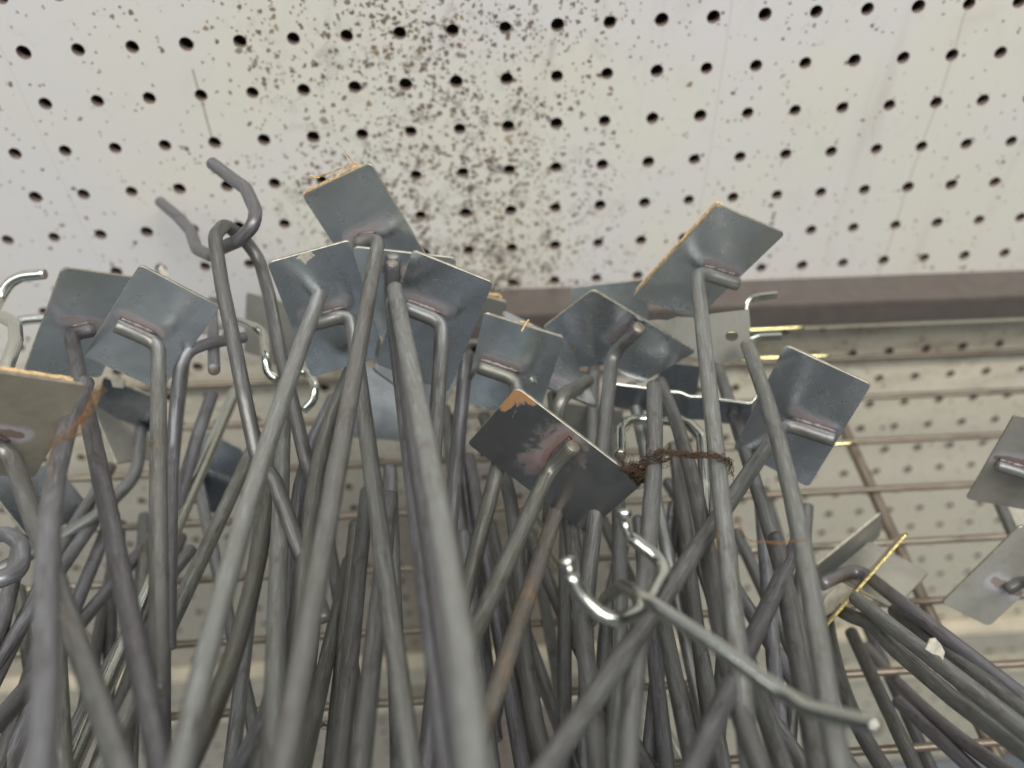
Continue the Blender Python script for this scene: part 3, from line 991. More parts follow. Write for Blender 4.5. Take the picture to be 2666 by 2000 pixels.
# ---------------------------------------------------------------- loose rods: front layer
RODS = [
 ('blunt rod nearest the viewer, widest in the middle of the picture', [(855, 622, 33), (867, 723, 38), (918, 933, 46), (952, 1133, 54), (990, 1371, 63), (1022, 1650, 76)], 6, 'l'),
 ('narrow visible rod squeezed between the widest front rod and its left neighbour', [(852, 655, 33), (884, 870, 38), (912, 1040, 42), (936, 1200, 46), (966, 1390, 51.5), (1000, 1650, 58)], 6, 'p'),
 ('long front rod with a blunt upper tip leaning left in front of the white-patched plate', [(692, 632, 31), (640, 775, 36), (577, 960, 41), (516, 1165, 46), (456, 1371, 51), (390, 1650, 58)], 6, 'l'),
 ('long front rod with its upper tip just left of the large plain right plate', [(1613, 744, 30), (1640, 810, 32), (1672, 930, 35), (1740, 1210, 42), (1778, 1450, 48), (1812, 1655, 54)], 6, 'l'),
 ('rusty blunt-tipped rod crossing in front of the rusty-cornered plate', [(1224, 1038, 32), (1175, 1170, 35), (1118, 1330, 39), (1049, 1536, 45), (1015, 1655, 49)], 6, 'r'),
 ('round-tipped rod rising in front of the fibre at the left', [(188, 826, 33), (160, 880, 38), (132, 949, 42), (112, 1150, 48), (96, 1311, 55), (84, 1650, 66)], 6, 'p'),
 ('thick blunt rod right of the rusty plate, under the brown string', [(1412, 831, 33), (1415, 923, 35), (1408, 1045, 38), (1396, 1249, 42), (1372, 1431, 46), (1354, 1655, 51)], 6, 'k'),
 ('bent rod starting beside the thick blunt rod and running down right of it', [(1421, 826, 27), (1450, 870, 29), (1472, 940, 31), (1508, 1099, 36), (1540, 1280, 40), (1590, 1500, 46), (1640, 1655, 50)], 6, 'k'),
 ('thin bluish rod hanging from the point of the diamond-turned plate', [(1362, 828, 26), (1380, 900, 27), (1394, 980, 28), (1420, 1100, 29)], 6, 'l'),
 ('curved rod behind the diagonal plate shaft, above the right bracket', [(1530, 742, 24), (1548, 780, 26), (1572, 860, 27), (1603, 950, 28), (1640, 1085, 30), (1690, 1238, 34), (1722, 1340, 36), (1756, 1500, 40)], 6, 'k'),
 ('dark crossing rod from upper right to bottom, right of the shiny hook', [(1725, 1165, 33), (1700, 1230, 35), (1640, 1345, 40), (1580, 1491, 46), (1500, 1650, 53)], 6, 'p'),
 ('round-ended short rod end behind the large plain right plate', [(1743, 1091, 27), (1744, 1150, 28), (1736, 1240, 29)], 6, 'k'),
 ('bare rod just left of the pinkish weld plate shaft, pointed top', [(1008, 760, 28), (999, 850, 31), (992, 960, 32), (978, 1144, 34), (955, 1350, 37)], 6, 'p'),
 ('mauve rod with a cut end, upper of two at the lower right', [(1871, 1396, 24), (1915, 1450, 26), (1968, 1508, 28), (2065, 1585, 31), (2180, 1670, 35)], 6, 'm'),
 ('mauve rod with a cut end, lower of two at the lower right', [(1938, 1514, 28), (1985, 1565, 30), (2030, 1605, 31), (2110, 1670, 33)], 6, 'm'),
 ('grey rod running down from beneath the right hand cluster', [(1837, 1364, 27), (1870, 1440, 28), (1912, 1545, 30), (1976, 1660, 33)], 6, 'k'),
 ('grey rod beside the long front right rod, curving to the bottom edge', [(1786, 1340, 28), (1800, 1420, 30), (1825, 1490, 32), (1862, 1590, 35), (1915, 1668, 37)], 6, 'k'),
 ('dark rod behind the two mauve cut rods', [(1862, 1330, 23), (1885, 1400, 24), (1935, 1500, 25), (1975, 1590, 27), (2010, 1660, 28)], 6, 'p'),
 ('brown lower rod of the bundle running to the lower right corner, round end face visible', [(1846, 1291, 30), (1920, 1348, 33), (1998, 1412, 36), (2120, 1505, 40), (2240, 1600, 44)], 6, 'l'),
 ('dark middle rod of the bundle running to the lower right corner', [(1930, 1318, 29), (2000, 1380, 32), (2120, 1470, 36), (2240, 1562, 40)], 6, 'k'),
 ('lowest hooked rod of the bundle running to the lower right corner', [(1775, 1352, 27), (1800, 1310, 28), (1836, 1330, 30), (1880, 1345, 31), (1930, 1400, 33), (2060, 1510, 37), (2250, 1650, 43)], 6, 'l'),
 ('thin rod crossing the lower plate at the right edge', [(2157, 1085, 24), (2172, 1135, 25), (2225, 1240, 26)], 6, 'k'),
 # middle layer, left
 ('shiny zinc rod slanting behind the left plates', [(510, 842, 24.5), (420, 1024, 28), (360, 1165, 30), (258, 1386, 34), (160, 1641, 39)], 6, 's'),
 ('dull rod just right of the shiny slanting rod', [(560, 940, 28), (534, 994, 29), (455, 1150, 32), (375, 1309, 35), (300, 1480, 39)], 6, 'o'),
 ('upright rod under the looped hook with a pale bluish side', [(612, 900, 31), (597, 1060, 35), (590, 1220, 39), (585, 1420, 44), (588, 1650, 50)], 6, 'l'),
 ('olive rod hugging the left side of the tall central rod', [(752, 800, 31), (735, 860, 32), (688, 1010, 34), (660, 1160, 37), (640, 1320, 40), (626, 1480, 43), (560, 1650, 47)], 6, 'o'),
 ('dark rod left of the olive rod beside the tall central rod', [(722, 860, 29), (675, 945, 31), (650, 1060, 33), (634, 1180, 35), (625, 1300, 37), (520, 1650, 44)], 6, 'p'),
 ('rod between the white-patched plate shaft and the tall central rod, low', [(793, 1060, 30), (777, 1161, 33), (760, 1371, 38), (738, 1611, 43), (732, 1655, 44)], 6, 'k'),
 ('very dark rod under the white-patched plate shaft', [(822, 1240, 38), (808, 1330, 41), (790, 1500, 45), (778, 1655, 49)], 6, 'k'),
 ('dark back rod leaning right below the tall central rod', [(700, 1120, 27), (722, 1206, 28), (747, 1326, 30), (770, 1461, 32), (790, 1600, 34)], 6, 'k'),
 ('dark thick rod beside the long front left rod', [(575, 1090, 34), (549, 1260, 38), (505, 1420, 42), (455, 1536, 45), (410, 1650, 49)], 6, 'o'),
 ('thin back rod leaning right under the shiny slanting rod', [(420, 1010, 24), (437, 1060, 24.5), (480, 1234, 26.5), (516, 1431, 29), (545, 1560, 31)], 6, 'k'),
 ('short rod end poking up right of the squarish left plate shaft', [(417, 1186, 27), (366, 1240, 28), (300, 1330, 30), (240, 1440, 32)], 6, 'k'),
 ('rod crossing from the squarish plate shaft down to the left', [(345, 1142, 25), (321, 1163, 26), (180, 1313, 30), (120, 1390, 32)], 6, 'p'),
 ('small upright rod tip left of the squarish plate shaft', [(312, 1112, 24), (311, 1160, 25), (300, 1300, 27), (292, 1450, 29)], 6, 'k'),
 ('upright back rod between the two left plate shafts', [(316, 1180, 27), (303, 1300, 28), (300, 1420, 30), (280, 1560, 32), (268, 1650, 34)], 6, 'o'),
 ('uppermost of three slanting rods left of the left plate shaft', [(225, 1040, 25), (205, 1068, 26), (144, 1153, 28), (100, 1250, 30), (20, 1400, 33)], 6, 'k'),
 ('middle of three slanting rods left of the left plate shaft', [(240, 1072, 26), (212, 1109, 27), (145, 1215, 29), (75, 1330, 31), (-10, 1445, 34)], 6, 'p'),
 ('lowest of three slanting rods left of the left plate shaft', [(245, 1110, 26), (222, 1150, 27), (168, 1270, 29), (120, 1420, 32), (60, 1560, 35)], 6, 'p'),
 ('bluish rod crossing the lower left corner', [(140, 1400, 33), (68, 1470, 37), (0, 1548, 41), (-40, 1600, 43)], 6, 'p'),
 ('dark rod behind the bluish rod of the lower left corner', [(90, 1380, 30), (60, 1480, 32), (20, 1600, 36), (0, 1655, 37)], 6, 'k'),
 ('rod rising behind the large left plate towards its fibre', [(60, 1120, 28), (30, 1300, 30), (-20, 1480, 34)], 6, 'k'),
 ('olive upright rod at the bottom left, right of the round-tipped rod', [(112, 1180, 32), (125, 1420, 37), (132, 1560, 40), (136, 1650, 42)], 6, 'o'),
 ('dark tapering rod between the two lowest left shafts', [(330, 1330, 29), (262, 1480, 33), (255, 1600, 36), (200, 1656, 38)], 6, 'k'),
 ('rod seen through the gap right of the fibre', [(240, 1005, 24), (215, 1040, 25), (190, 1085, 26)], 6, 'o'),
 ('curved tube below the reflecting plate', [(300, 925, 24), (318, 958, 25), (310, 1000, 26), (280, 1040, 27), (230, 1100, 28)], 6, 'k'),
 ('rod with dark rounded tip right of the squarish plate', [(466, 850, 26), (432, 900, 27), (414, 960, 28), (405, 1040, 29)], 6, 'p'),
 ('rod behind the squarish left plate shaft, violet sheen', [(400, 770, 25), (384, 860, 28), (372, 960, 29), (368, 1090, 31)], 6, 'p'),
 ('dark bottom rod left of the very dark rod', [(720, 1380, 33), (690, 1500, 36), (655, 1650, 40)], 6, 'o'),
 # middle layer, centre and right
 ('rod below the splintered plate, left of the rusty rod', [(1040, 900, 27), (1075, 960, 28), (1100, 1045, 29), (1110, 1189, 32), (1128, 1340, 34), (1150, 1500, 37), (1178, 1650, 40)], 6, 'k'),
 ('dark rod emerging under the lower corner of the rusty plate', [(1228, 1080, 31), (1235, 1160, 33), (1256, 1371, 39), (1268, 1500, 42), (1292, 1655, 47)], 6, 'k'),
 ('purple rod between the pinkish weld plate and the rusty plate', [(1012, 985, 26), (1030, 1060, 27), (1048, 1180, 29), (1075, 1300, 31), (1090, 1400, 33)], 6, 'p'),
 ('dark slender rod low behind the rusty rod', [(1060, 1130, 26), (1090, 1300, 29), (1120, 1480, 32), (1160, 1655, 36)], 6, 'k'),
 ('dark leaning rod behind the shiny hook shaft start', [(1130, 1120, 26), (1181, 1251, 28), (1235, 1366, 30), (1290, 1480, 33), (1340, 1560, 34)], 6, 'k'),
 ('thin dark rod in the gap left of the shiny hook', [(1150, 1160, 23.5), (1163, 1281, 25), (1190, 1400, 27), (1214, 1500, 28), (1230, 1600, 29)], 6, 'k'),
 ('dark leaning rod at the bottom between the rusty rod and its neighbour', [(1130, 1340, 28), (1160, 1401, 29), (1205, 1540, 32), (1240, 1655, 34)], 6, 'k'),
 ('narrow shiny rod in the lower gap right of the crossing rod', [(1370, 1455, 24), (1397, 1496, 25), (1440, 1580, 26), (1480, 1656, 27)], 6, 's'),
 ('upright dark rod right of the shiny hook, behind the crossing rods', [(1430, 1340, 34), (1445, 1400, 36), (1470, 1510, 38), (1497, 1655, 42)], 6, 'k'),
 ('slim rod right of the upright dark rod', [(1480, 1280, 30), (1494, 1371, 32), (1525, 1520, 35), (1560, 1655, 38)], 6, 'k'),
 ('dark rod left of the thick blunt rod near the knobbed hook', [(1335, 1120, 31), (1338, 1220, 33), (1340, 1360, 36), (1330, 1520, 39), (1322, 1655, 42)], 6, 'k'),
 ('back rod below the diamond-turned plate shaft', [(1345, 1180, 27), (1318, 1300, 29), (1300, 1430, 31), (1310, 1600, 33)], 6, 'k'),
 ('rod crossing deep behind the knobbed hook, leaning right', [(1300, 1120, 25), (1350, 1240, 26), (1420, 1400, 28), (1480, 1520, 30)], 6, 'k'),
 ('back rod right of the brown string, between two long shafts', [(1480, 1010, 26), (1478, 1100, 28), (1500, 1190, 29), (1545, 1280, 31)], 6, 'k'),
 ('long diagonal back rod passing under the large plain plate shaft', [(1440, 1040, 25), (1505, 1150, 27), (1600, 1270, 30), (1700, 1420, 33), (1745, 1500, 35)], 6, 'p'),
 ('diagonal back rod right of the diagonal upper plate shaft', [(1590, 1150, 26), (1608, 1200, 27), (1655, 1296, 29), (1728, 1431, 32), (1780, 1560, 35), (1830, 1656, 38)], 6, 'k'),
 ('thin dark back rod right of the long crossing shaft', [(1645, 1055, 21), (1668, 1100, 22), (1695, 1190, 23), (1712, 1300, 24)], 6, 'k'),
 ('bottom rod tucked left of the long front right rod', [(1700, 1330, 38), (1722, 1450, 42), (1750, 1560, 46), (1765, 1655, 49)], 6, 'k'),
 ('bottom rod right of the diagonal upper plate shaft', [(1610, 1420, 38), (1650, 1520, 41), (1690, 1656, 44)], 6, 'k'),
 ('hidden dark rod beneath the knobbed hook', [(1390, 1290, 30), (1400, 1400, 32), (1420, 1530, 34), (1440, 1655, 37)], 6, 'p'),
 ('short dark rod behind the brown string', [(1455, 960, 26), (1470, 1040, 27), (1488, 1150, 29), (1500, 1260, 31)], 6, 'k'),
 ('pale back rod left of the diamond-turned plate shaft', [(1283, 770, 24), (1285, 840, 25), (1270, 960, 26), (1268, 1100, 28)], 6, 'k'),
 ('rod showing beside the splintered plate corner', [(1194, 850, 27), (1205, 900, 28), (1212, 960, 29)], 6, 'o'),
 ('back rod behind the bare rod right of centre', [(960, 880, 25), (975, 1000, 26), (985, 1150, 28), (1010, 1300, 30), (1040, 1500, 34)], 6, 'k'),
 ('slim back rod left of the light olive bottom shaft', [(262, 1130, 23), (205, 1380, 27), (158, 1650, 31)], 6, 'k'),
 ('back rod low under the round-tipped left rod, leaning right', [(40, 1270, 27), (72, 1450, 30), (96, 1650, 33)], 6, 'o'),
 ('back rod deep under the left plate shaft, nearly upright', [(245, 1240, 25), (232, 1420, 27), (226, 1650, 30)], 6, 'p'),
 ('slender back rod between the long front left rod and the upright pale one', [(560, 1130, 27), (530, 1380, 31), (500, 1650, 35)], 6, 'k'),
 ('back rod close behind the tall central rod, leaning left', [(712, 980, 27), (690, 1200, 30), (668, 1420, 34), (645, 1650, 38)], 6, 'k'),
 ('dark back rod right of the tall central rod foot', [(768, 1130, 29), (742, 1380, 33), (716, 1650, 38)], 6, 'o'),
 ('back rod under the widest front rod, its left side showing', [(842, 1010, 30), (846, 1250, 34), (858, 1450, 37), (862, 1650, 40)], 6, 'k'),
 ('dark back rod under the widest front rod, its right side showing', [(1000, 1150, 29), (1035, 1400, 33), (1060, 1650, 37)], 6, 'k'),
 ('back rod crossing left under the rusty rod', [(1150, 1150, 26), (1110, 1350, 29), (1080, 1500, 31), (1045, 1655, 34)], 6, 'o'),
 ('upright back rod below the left knob of the knobbed hook', [(1222, 1090, 27), (1212, 1400, 31), (1216, 1655, 35)], 6, 'k'),
 ('back rod between the thick blunt rod and the crossing rod', [(1455, 1090, 27), (1440, 1300, 30), (1415, 1480, 33), (1400, 1655, 36)], 6, 'p'),
 ('back rod leaning left under the diagonal upper plate shaft', [(1580, 1180, 28), (1565, 1400, 32), (1545, 1655, 36)], 6, 'k'),
 ('dark back rod left of the long front right rod, low', [(1640, 1060, 27), (1668, 1400, 33), (1690, 1655, 37)], 6, 'p'),
 ('dark back rod left of the pinkish weld plate shaft', [(985, 900, 25), (1010, 1020, 26), (1030, 1200, 28), (1052, 1420, 31), (1070, 1600, 34)], 6, 'p'),
]
UPWARD = ('dark bottom rod left', 'bottom rod tucked', 'bottom rod right of', 'upright dark rod right', 'hidden dark rod', 'slim rod right', 'dark rod left of the thick', 'very dark rod', 'dark thick rod beside', 'dark leaning rod at the bottom', 'narrow shiny rod', 'dark tapering')
for lab, pts, d, mt in RODS:
    pts = list(pts)
    (xa, ya, wa), (xb, yb, wb) = pts[-2], pts[-1]
    if yb < 1600 and -30 < xb < 2200:          # the wire runs on beneath the others
        k = (1640 - yb) / (yb - ya)
        pts.append((xb + (xb - xa) * k, 1640, wb * (1 + min(0.30, max(0.05, (wb / wa - 1) * k * 0.7)))))
    if lab.startswith(UPWARD):
        (xa, ya, wa), (xb, yb, wb) = pts[0], pts[1]
        k = 170 / (yb - ya)
        pts.insert(0, (xa - (xb - xa) * k * 0.8, ya - 170, wa * 0.88))
    wire(lab, pts if lab.startswith('lowest hooked') else relax(pts), d=d, mat=mt, bend=0.03, group='loose rods of the hook heap')


# ---------------------------------------------------------------- looped and pronged hooks
def multi(name, label, cat, parts, group='pronged pegboard hooks'):
    P0 = path_of(parts[0][1][:1] + parts[0][1][1:2], parts[0][2], extend=False)[0]
    root = thing(name, P0)
    tag(root, label, cat, group)
    for nm, pts, d, mt, bend in parts:
        wire(None, pts, d=d, mat=mt, bend=bend, parent=root, name=nm, wob=0.0003, step=0.0018)
    return root


multi('pronged_hook', 'dull two-pronged hook standing tall at the upper left, its shaft looped over the prongs', 'pronged hook', [
    ('prong_bar', [(346, 436, 23), (385, 468, 24), (412, 498, 25), (425, 538, 26), (455, 553, 27), (480, 535, 28.5), (515, 520, 29.5), (548, 486, 30), (551, 455, 29.5), (530, 408, 28.5), (492, 380, 27.5), (456, 352, 27)], 5.6, 'p', 0.010),
    ('looped_shaft', [(700, 1340, 37), (650, 1200, 35.5), (594, 1040, 34), (555, 985, 33.5), (528, 859, 33), (505, 740, 32), (480, 620, 31), (463, 510, 30), (485, 484, 28.5), (525, 514, 27.5), (560, 560, 27.2), (582, 640, 28), (606, 770, 29), (634, 880, 30), (662, 1000, 31), (702, 1092, 32)], 5.6, 'k', 0.012),
])
multi('pronged_hook', 'bright zinc pronged hook with two knobbed tips lying across the lower right rods', 'knobbed hook', [
    ('prong_bar', [(1360, 1160, 29), (1424, 1208, 29.5), (1436, 1238, 30), (1408, 1290, 31), (1372, 1325, 32), (1330, 1341, 33), (1290, 1324, 33), (1250, 1284, 33), (1232, 1242, 33)], 4.0, 's', 0.010),
    ('shaft', [(1262, 1370, 23), (1310, 1290, 27), (1345, 1266, 31), (1385, 1288, 33.5), (1560, 1402, 36), (1700, 1504, 38), (1745, 1530, 39), (1900, 1570, 42)], 4.0, 's', 0.012),
    ('prong_neck', [(1364, 1164, 17), (1352, 1148, 17), (1349, 1126, 17)], 2.3, 's', 0.004),
    ('prong_tip', [(1349.5, 1120, 33), (1346, 1101, 33)], 4.5, 's', 0.004),
    ('prong_neck', [(1233, 1246, 16), (1227, 1230, 16), (1226, 1218, 16)], 1.95, 's', 0.004),
    ('prong_tip', [(1227, 1220, 37), (1220, 1205, 37)], 4.5, 's', 0.004),
])
multi('pronged_hook', 'small shiny hook bent behind the looped hook', 'small hook', [
    ('shaft', [(430, 716, 16), (470, 706, 17), (508, 690, 18), (556, 708, 19), (570, 722, 19), (574, 770, 20), (578, 806, 20), (600, 822, 20)], 4.0, 's', 0.006),
    ('prong_bar', [(640, 800, 19), (668, 806, 19), (682, 834, 19.5), (676, 868, 19.5), (654, 886, 19.5)], 4.0, 's', 0.008),
])
multi('pronged_hook', 'violet stained hook behind the squarish left plate, one prong pointing down', 'small hook', [
    ('shaft', [(362, 1400, 34), (366, 1200, 31), (372, 985, 27), (380, 880, 26.5), (388, 800, 26), (408, 758, 25.5), (450, 742, 25), (530, 728, 24)], 5.0, 'p', 0.012),
    ('prong_bar', [(458, 650, 22), (460, 730, 24), (462, 800, 26)], 5.0, 'p', 0.01),
])
multi('pronged_hook', 'pale zinc hook arching in at the top of the left edge', 'small hook', [
    ('shaft', [(-40, 720, 25), (0, 644, 24), (20, 610, 24), (48, 597, 24), (98, 592, 24)], 5.0, 's', 0.010),
])
multi('pronged_hook', 'pale zinc hook curling down along the left edge under the arching one', 'small hook', [
    ('shaft', [(-40, 684, 26), (5, 684, 27), (32, 700, 28), (34, 735, 29), (18, 780, 30), (-5, 850, 31)], 5.0, 's', 0.010),
    ('prong_bar', [(40, 694, 20), (60, 690, 20), (105, 686, 20)], 5.0, 's', 0.006),
])
multi('pronged_hook', 'dark violet hook loop at the lower left edge', 'small hook', [
    ('shaft', [(-60, 1160, 32), (15, 1152, 33), (48, 1175, 34), (46, 1228, 35), (10, 1250, 36), (-60, 1262, 36)], 6.0, 'p', 0.012),
    ('prong_bar', [(62, 1085, 27), (40, 1180, 29), (10, 1330, 32), (-30, 1420, 34)], 6.0, 'p', 0.006),
])
multi('pronged_hook', 'grey arched hook under the right hand brackets, right of the thick blunt rod', 'small hook', [
    ('shaft', [(1339, 985, 26), (1338, 930, 25), (1362, 905, 24), (1430, 905, 24), (1490, 918, 25), (1515, 945, 26), (1524, 1050, 28), (1526, 1130, 29)], 5.0, 's', 0.012),
])
multi('pronged_hook', 'small clipped shiny wire between the rusty rod and the knobbed hook', 'small hook', [
    ('shaft', [(1158, 1120, 16), (1175, 1150, 16.5), (1190, 1200, 17), (1222, 1248, 18), (1262, 1330, 19)], 4.0, 's', 0.01),
])


# ---------------------------------------------------------------- stamped brackets
def ribbon(path, wdir, th, closed=False):
    bm = bmesh.new()
    n = len(path)
    rows = []
    for i, p in enumerate(path):
        t_ = (path[min(i + 1, n - 1)] - path[max(i - 1, 0)]).normalized()
        nn = t_.cross(wdir).normalized() * th / 2
        rows.append([bm.verts.new(q) for q in (p + nn, p - nn, p + wdir - nn, p + wdir + nn)])
    for i in range(n - 1):
        for k in range(4):
            bm.faces.new((rows[i][k], rows[i][(k + 1) % 4], rows[i + 1][(k + 1) % 4], rows[i + 1][k]))
    bm.faces.new(rows[0])
    bm.faces.new(rows[-1])
    bmesh.ops.recalc_face_normals(bm, faces=bm.faces)
    me = bpy.data.meshes.new('ribbon')
    bm.to_mesh(me)
    bm.free()
    return me


def bracket_up():
    z = 372.0
    poly = [(1388, 694), (1420, 690), (1440, 692), (1462, 684), (1500, 686), (1540, 677), (1617, 668), (1620, 700), (1616, 772), (1560, 786), (1500, 772), (1400, 762)]
    org = W(at(1560, 720, z))
    root = thing('shelf_bracket', org)
    tag(root, 'shiny stamped bracket with a round hole and two curled tabs near the brown rail', 'bracket', 'stamped metal brackets')
    bm = bmesh.new()
    nb = R.T @ np.array([0.10, 0.30, -1.0])
    P0 = at(1560, 720, z)

    def onp(x, y):
        dr = ray(x, y)
        return W(CAM + dr * (((P0 - CAM) @ nb) / (dr @ nb)))
    vo = [bm.verts.new(onp(x, y) - org) for x, y in poly]
    ed = [bm.edges.new((vo[i], vo[(i + 1) % len(vo)])) for i in range(len(vo))]
    hc = (1580, 726)
    vh = [bm.verts.new(onp(hc[0] + 14 * math.cos(a_ * math.pi / 10), hc[1] + 11 * math.sin(a_ * math.pi / 10)) - org) for a_ in range(20)]
    ed += [bm.edges.new((vh[i], vh[(i + 1) % 20])) for i in range(20)]
    bmesh.ops.triangle_fill(bm, use_beauty=True, edges=ed)
    r_ = bmesh.ops.extrude_face_region(bm, geom=bm.faces[:])
    dz = (W(at(1560, 720, z + 1.3)) - W(at(1560, 720, z)))
    for v in r_['geom']:
        if isinstance(v, bmesh.types.BMVert):
            v.co += dz
    bmesh.ops.recalc_face_normals(bm, faces=bm.faces)
    me = bpy.data.meshes.new('bracket')
    bm.to_mesh(me)
    bm.free()
    link('bracket_sheet', me, [MP['wn']], root, smooth=False)
    wd = (W(at(1560, 740, z + 8)) - W(at(1560, 720, z))) * 0.55
    for pts in ([(1612, 672), (1614, 650), (1622, 640), (1640, 635), (1678, 631)], [(1616, 738), (1622, 730), (1642, 723), (1688, 721)]):
        p = fillet([W(at(x, y, z + 2)) - org for x, y in pts], 0.004)
        link('curled_tab', ribbon(p, wd, 0.0013), [MW['s']], root, smooth=False)
    return root


bracket_up()


def bracket_low():
    z = 392.0
    pts = [(1318, 830), (1352, 835), (1380, 838), (1448, 848), (1472, 850), (1487, 859), (1514, 859), (1560, 866), (1622, 874), (1640, 850)]
    org = W(at(1480, 860, z))
    root = thing('shelf_bracket', org)
    tag(root, 'lower stamped bracket showing as a bright wavy edge behind the rods', 'bracket', 'stamped metal brackets')
    p = [W(at(x, y, z)) - org for x, y in pts]
    wd = (W(at(1480, 905, z + 16)) - W(at(1480, 860, z)))
    link('bracket_sheet', ribbon(p, wd, 0.0013), [MP['dn']], root, smooth=False)
    p2 = [q - wd.normalized() * 0.0008 for q in p]
    me, base = tube(p2, 0.0009, seg=8, step=0.002)
    o = link('rolled_edge', me, MW['s'], root)
    o.location = base
    return root


bracket_low()


# ---------------------------------------------------------------- fibres, string, splinters
def fibre(name, label, cat, pts, d, nst, spread, mat, loose=0.0, group=None):
    d *= 0.75
    base = fillet([W(at(x, y, dep(w))) for x, y, w in pts], 0.004)
    base = resample(base, 0.0009)
    bm = bmesh.new()
    o0 = base[0].copy()
    for s in range(nst):
        ph = random.random() * 6.28
        rad = spread * random.uniform(0.2, 1.0)
        i0 = 0 if random.random() > loose else random.randrange(0, len(base) // 2)
        i1 = len(base) if random.random() > loose else random.randrange(len(base) // 2, len(base))
        sd = random.random() * 99
        prev = None
        for i in range(i0, i1):
            p = base[i]
            t_ = (base[min(i + 1, len(base) - 1)] - base[max(i - 1, 0)]).normalized()
            a_ = t_.orthogonal().normalized()
            b_ = t_.cross(a_)
            th = ph + i * 0.55
            nz = Vector((noise.noise(Vector((i * .21, sd, 0))), noise.noise(Vector((i * .21, sd, 7))), noise.noise(Vector((i * .21, sd, 15)))))
            q = p - o0 + (a_ * math.cos(th) + b_ * math.sin(th)) * rad + nz * spread * 1.5
            rr = d / 2000 * random.uniform(0.7, 1.2)
            ring = [bm.verts.new(q + (a_ * math.cos(k * 2.094) + b_ * math.sin(k * 2.094)) * rr) for k in range(3)]
            if prev:
                for k in range(3):
                    bm.faces.new((prev[k], prev[(k + 1) % 3], ring[(k + 1) % 3], ring[k]))
            prev = ring
    me = bpy.data.meshes.new(name)
    bm.to_mesh(me)
    bm.free()
    o = link(name, me, mat)
    o.location = o0
    tag(o, label, cat, group)
    return o


fibre('jute_string', 'frayed dark brown string draped across the rods right of the rusty plate', 'string',
      [(1340, 1005, 37), (1372, 1018, 37.5), (1388, 992, 37.5), (1420, 975, 38), (1480, 982, 38), (1530, 984, 39), (1568, 990, 38.5), (1578, 1004, 38), (1574, 1030, 37.5)], 0.34, 26, 0.0012, M_jute, 0.7)
fibre('jute_tuft', 'matted brown tuft of fibre beside the right corner of the rusty plate', 'fibre tuft',
      [(1352, 1000, 36), (1382, 1022, 37), (1376, 1044, 37), (1400, 1008, 37), (1440, 985, 37)], 0.36, 60, 0.0028, M_jute, 0.6)
fibre('orange_thread', 'thin wavy orange thread crossing the long front right rod', 'thread',
      [(1590, 1118, 43), (1600, 1150, 43), (1612, 1168, 43), (1650, 1168, 43.5), (1662, 1176, 43.5), (1700, 1168, 44), (1742, 1167, 44)], 0.30, 3, 0.0005, M_coir, 0.0)
fibre('orange_thread', 'tiny curled orange thread on the diagonal upper plate shaft', 'thread',
      [(1556, 1145, 42), (1545, 1175, 42), (1536, 1190, 42)], 0.25, 3, 0.0006, M_coir, 0.0)
fibre('coir_strip', 'orange-brown coir strip stuck on the large grey left plate', 'fibre strip',
      [(222, 838, 44.5), (205, 862, 45), (178, 905, 45.5), (150, 940, 46), (112, 962, 46.5)], 0.24, 18, 0.0013, M_coir, 0.5)
fibre('coir_strip', 'single pale fibre hanging below the coir strip', 'fibre strip',
      [(118, 962, 47), (108, 985, 47), (109, 1015, 47), (116, 1036, 47)], 0.30, 2, 0.0003, M_coir, 0.0)
fibre('coir_strip', 'small snag of fibre on the squarish left plate shaft', 'fibre strip',
      [(322, 960, 43), (332, 955, 44), (345, 958, 44)], 0.30, 7, 0.0006, M_wisp, 0.3)
fibre('coir_strip', 'wisp of fibre at the bottom left beside the light olive shaft', 'fibre strip',
      [(118, 1325, 56), (140, 1335, 57), (148, 1365, 58), (156, 1380, 58)], 0.20, 6, 0.0010, M_wisp, 0.4)
fibre('brown_tuft', 'dark red-brown tuft low behind the tall central rod', 'fibre tuft',
      [(668, 1530, 30), (690, 1560, 30), (712, 1570, 30), (730, 1560, 30)], 0.4, 16, 0.0015, M_jute, 0.4)
fibre('curled_shred', 'thin curl of torn hardboard above the topmost plate', 'shred',
      [(778, 362, 33.5), (762, 349, 33.5), (748, 332, 33.5), (742, 322, 33.5)], 0.35, 4, 0.0002, M_wood, 0.0)
fibre('curled_shred', 'pale frayed shred along the top edge of the topmost plate', 'shred',
      [(676, 384, 33.5), (700, 378, 33.5), (730, 366, 33.5), (760, 352, 33.5), (776, 356, 33.5)], 0.4, 6, 0.0003, M_wood, 0.0)


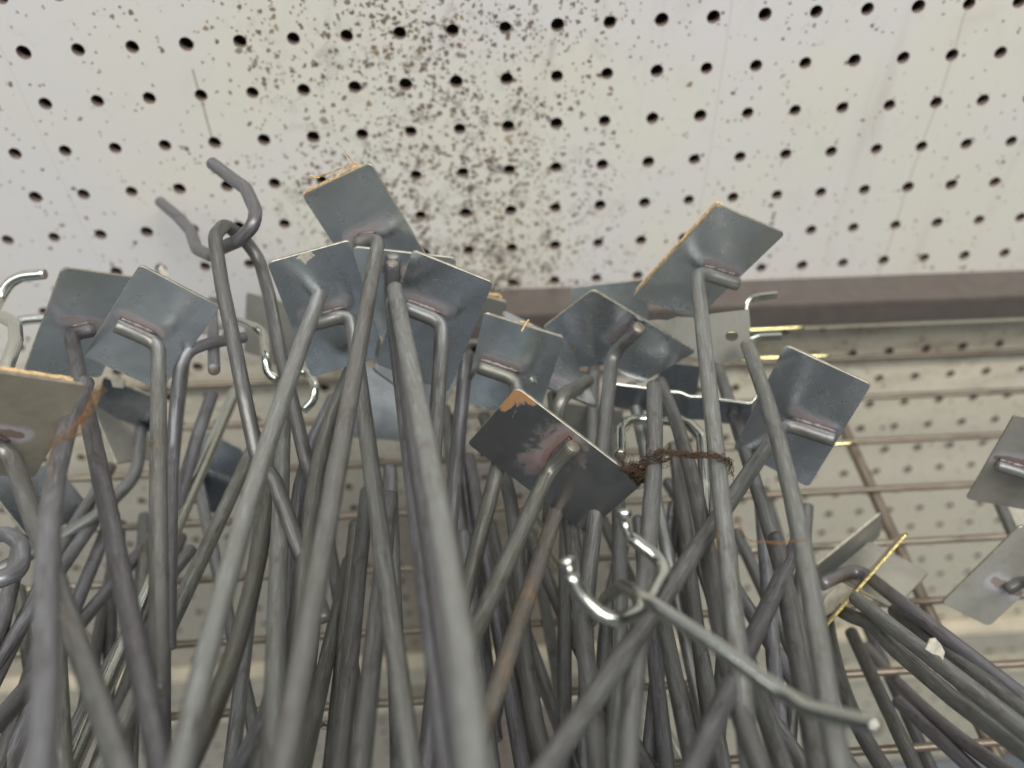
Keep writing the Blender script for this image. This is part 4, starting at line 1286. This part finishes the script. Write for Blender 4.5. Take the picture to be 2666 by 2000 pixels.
def splinter(label, a_, b_, w, r_=0.0007):
    p = [W(at(a_[0], a_[1], dep(w))), W(at((a_[0] + b_[0]) / 2, (a_[1] + b_[1]) / 2 - 1, dep(w))), W(at(b_[0], b_[1], dep(w)))]
    me, base = tube(p, r_, seg=5, step=0.001, radf=lambda s: 0.6 + 0.6 * abs(noise.noise(Vector((s * 7, a_[0], 0)))))
    o = link('wood_splinter', me, M_wood, smooth=False)
    o.location = base
    tag(o, label, 'splinter', 'wood splinters')


splinter('steeper wood splinter on the top edge of the splintered plate', (1142, 690), (1126, 716), 33.5)
splinter('flatter wood splinter on the top edge of the splintered plate', (1122, 694), (1150, 703), 33.3, 0.0005)
splinter('tiny pale splinter beside the left corner of the topmost plate residue', (668, 380), (690, 384), 33.5, 0.0005)


def chip(label, poly, w):
    org = W(at(poly[0][0], poly[0][1], dep(w)))
    bm = bmesh.new()
    v = [bm.verts.new(W(at(x, y, dep(w))) - org) for x, y in poly]
    bm.faces.new(v)
    r_ = bmesh.ops.extrude_face_region(bm, geom=bm.faces[:])
    dz = Wd(R[2]) * 0.0008
    for q in r_['geom']:
        if isinstance(q, bmesh.types.BMVert):
            q.co += dz
    bmesh.ops.recalc_face_normals(bm, faces=bm.faces)
    me = bpy.data.meshes.new('chip')
    bm.to_mesh(me)
    bm.free()
    o = link('paper_scrap', me, M_chip, smooth=False)
    o.location = org
    tag(o, label, 'scrap', 'torn paper scraps')


chip('pale torn scrap on the bundle of shafts at the lower right', [(1998, 1402), (2008, 1380), (2020, 1378), (2032, 1392), (2040, 1408), (2036, 1426), (2028, 1416), (2014, 1412)], 37.5)
chip('beige torn scrap under the brassy edge of the right cluster', [(1770, 1310), (1785, 1285), (1805, 1268), (1835, 1266), (1840, 1282), (1815, 1300), (1800, 1320), (1776, 1335)], 29)
chip('cream scrap poking out behind the squarish left plate', [(340, 580), (348, 572), (358, 584), (368, 596), (352, 596)], 26)
chip('cream scrap between the large left plate and the squarish plate', [(238, 818), (246, 808), (270, 820), (266, 838), (244, 836)], 28)
chip('yellowish scrap at the right edge beside the cut-off plate', [(2160, 1110), (2180, 1092), (2215, 1100), (2215, 1150), (2170, 1162)], 21.5)

import os
if os.environ.get('DBG'):
    for k, v in PLATES.items():
        print('PLATE', round(v[1], 1), k)
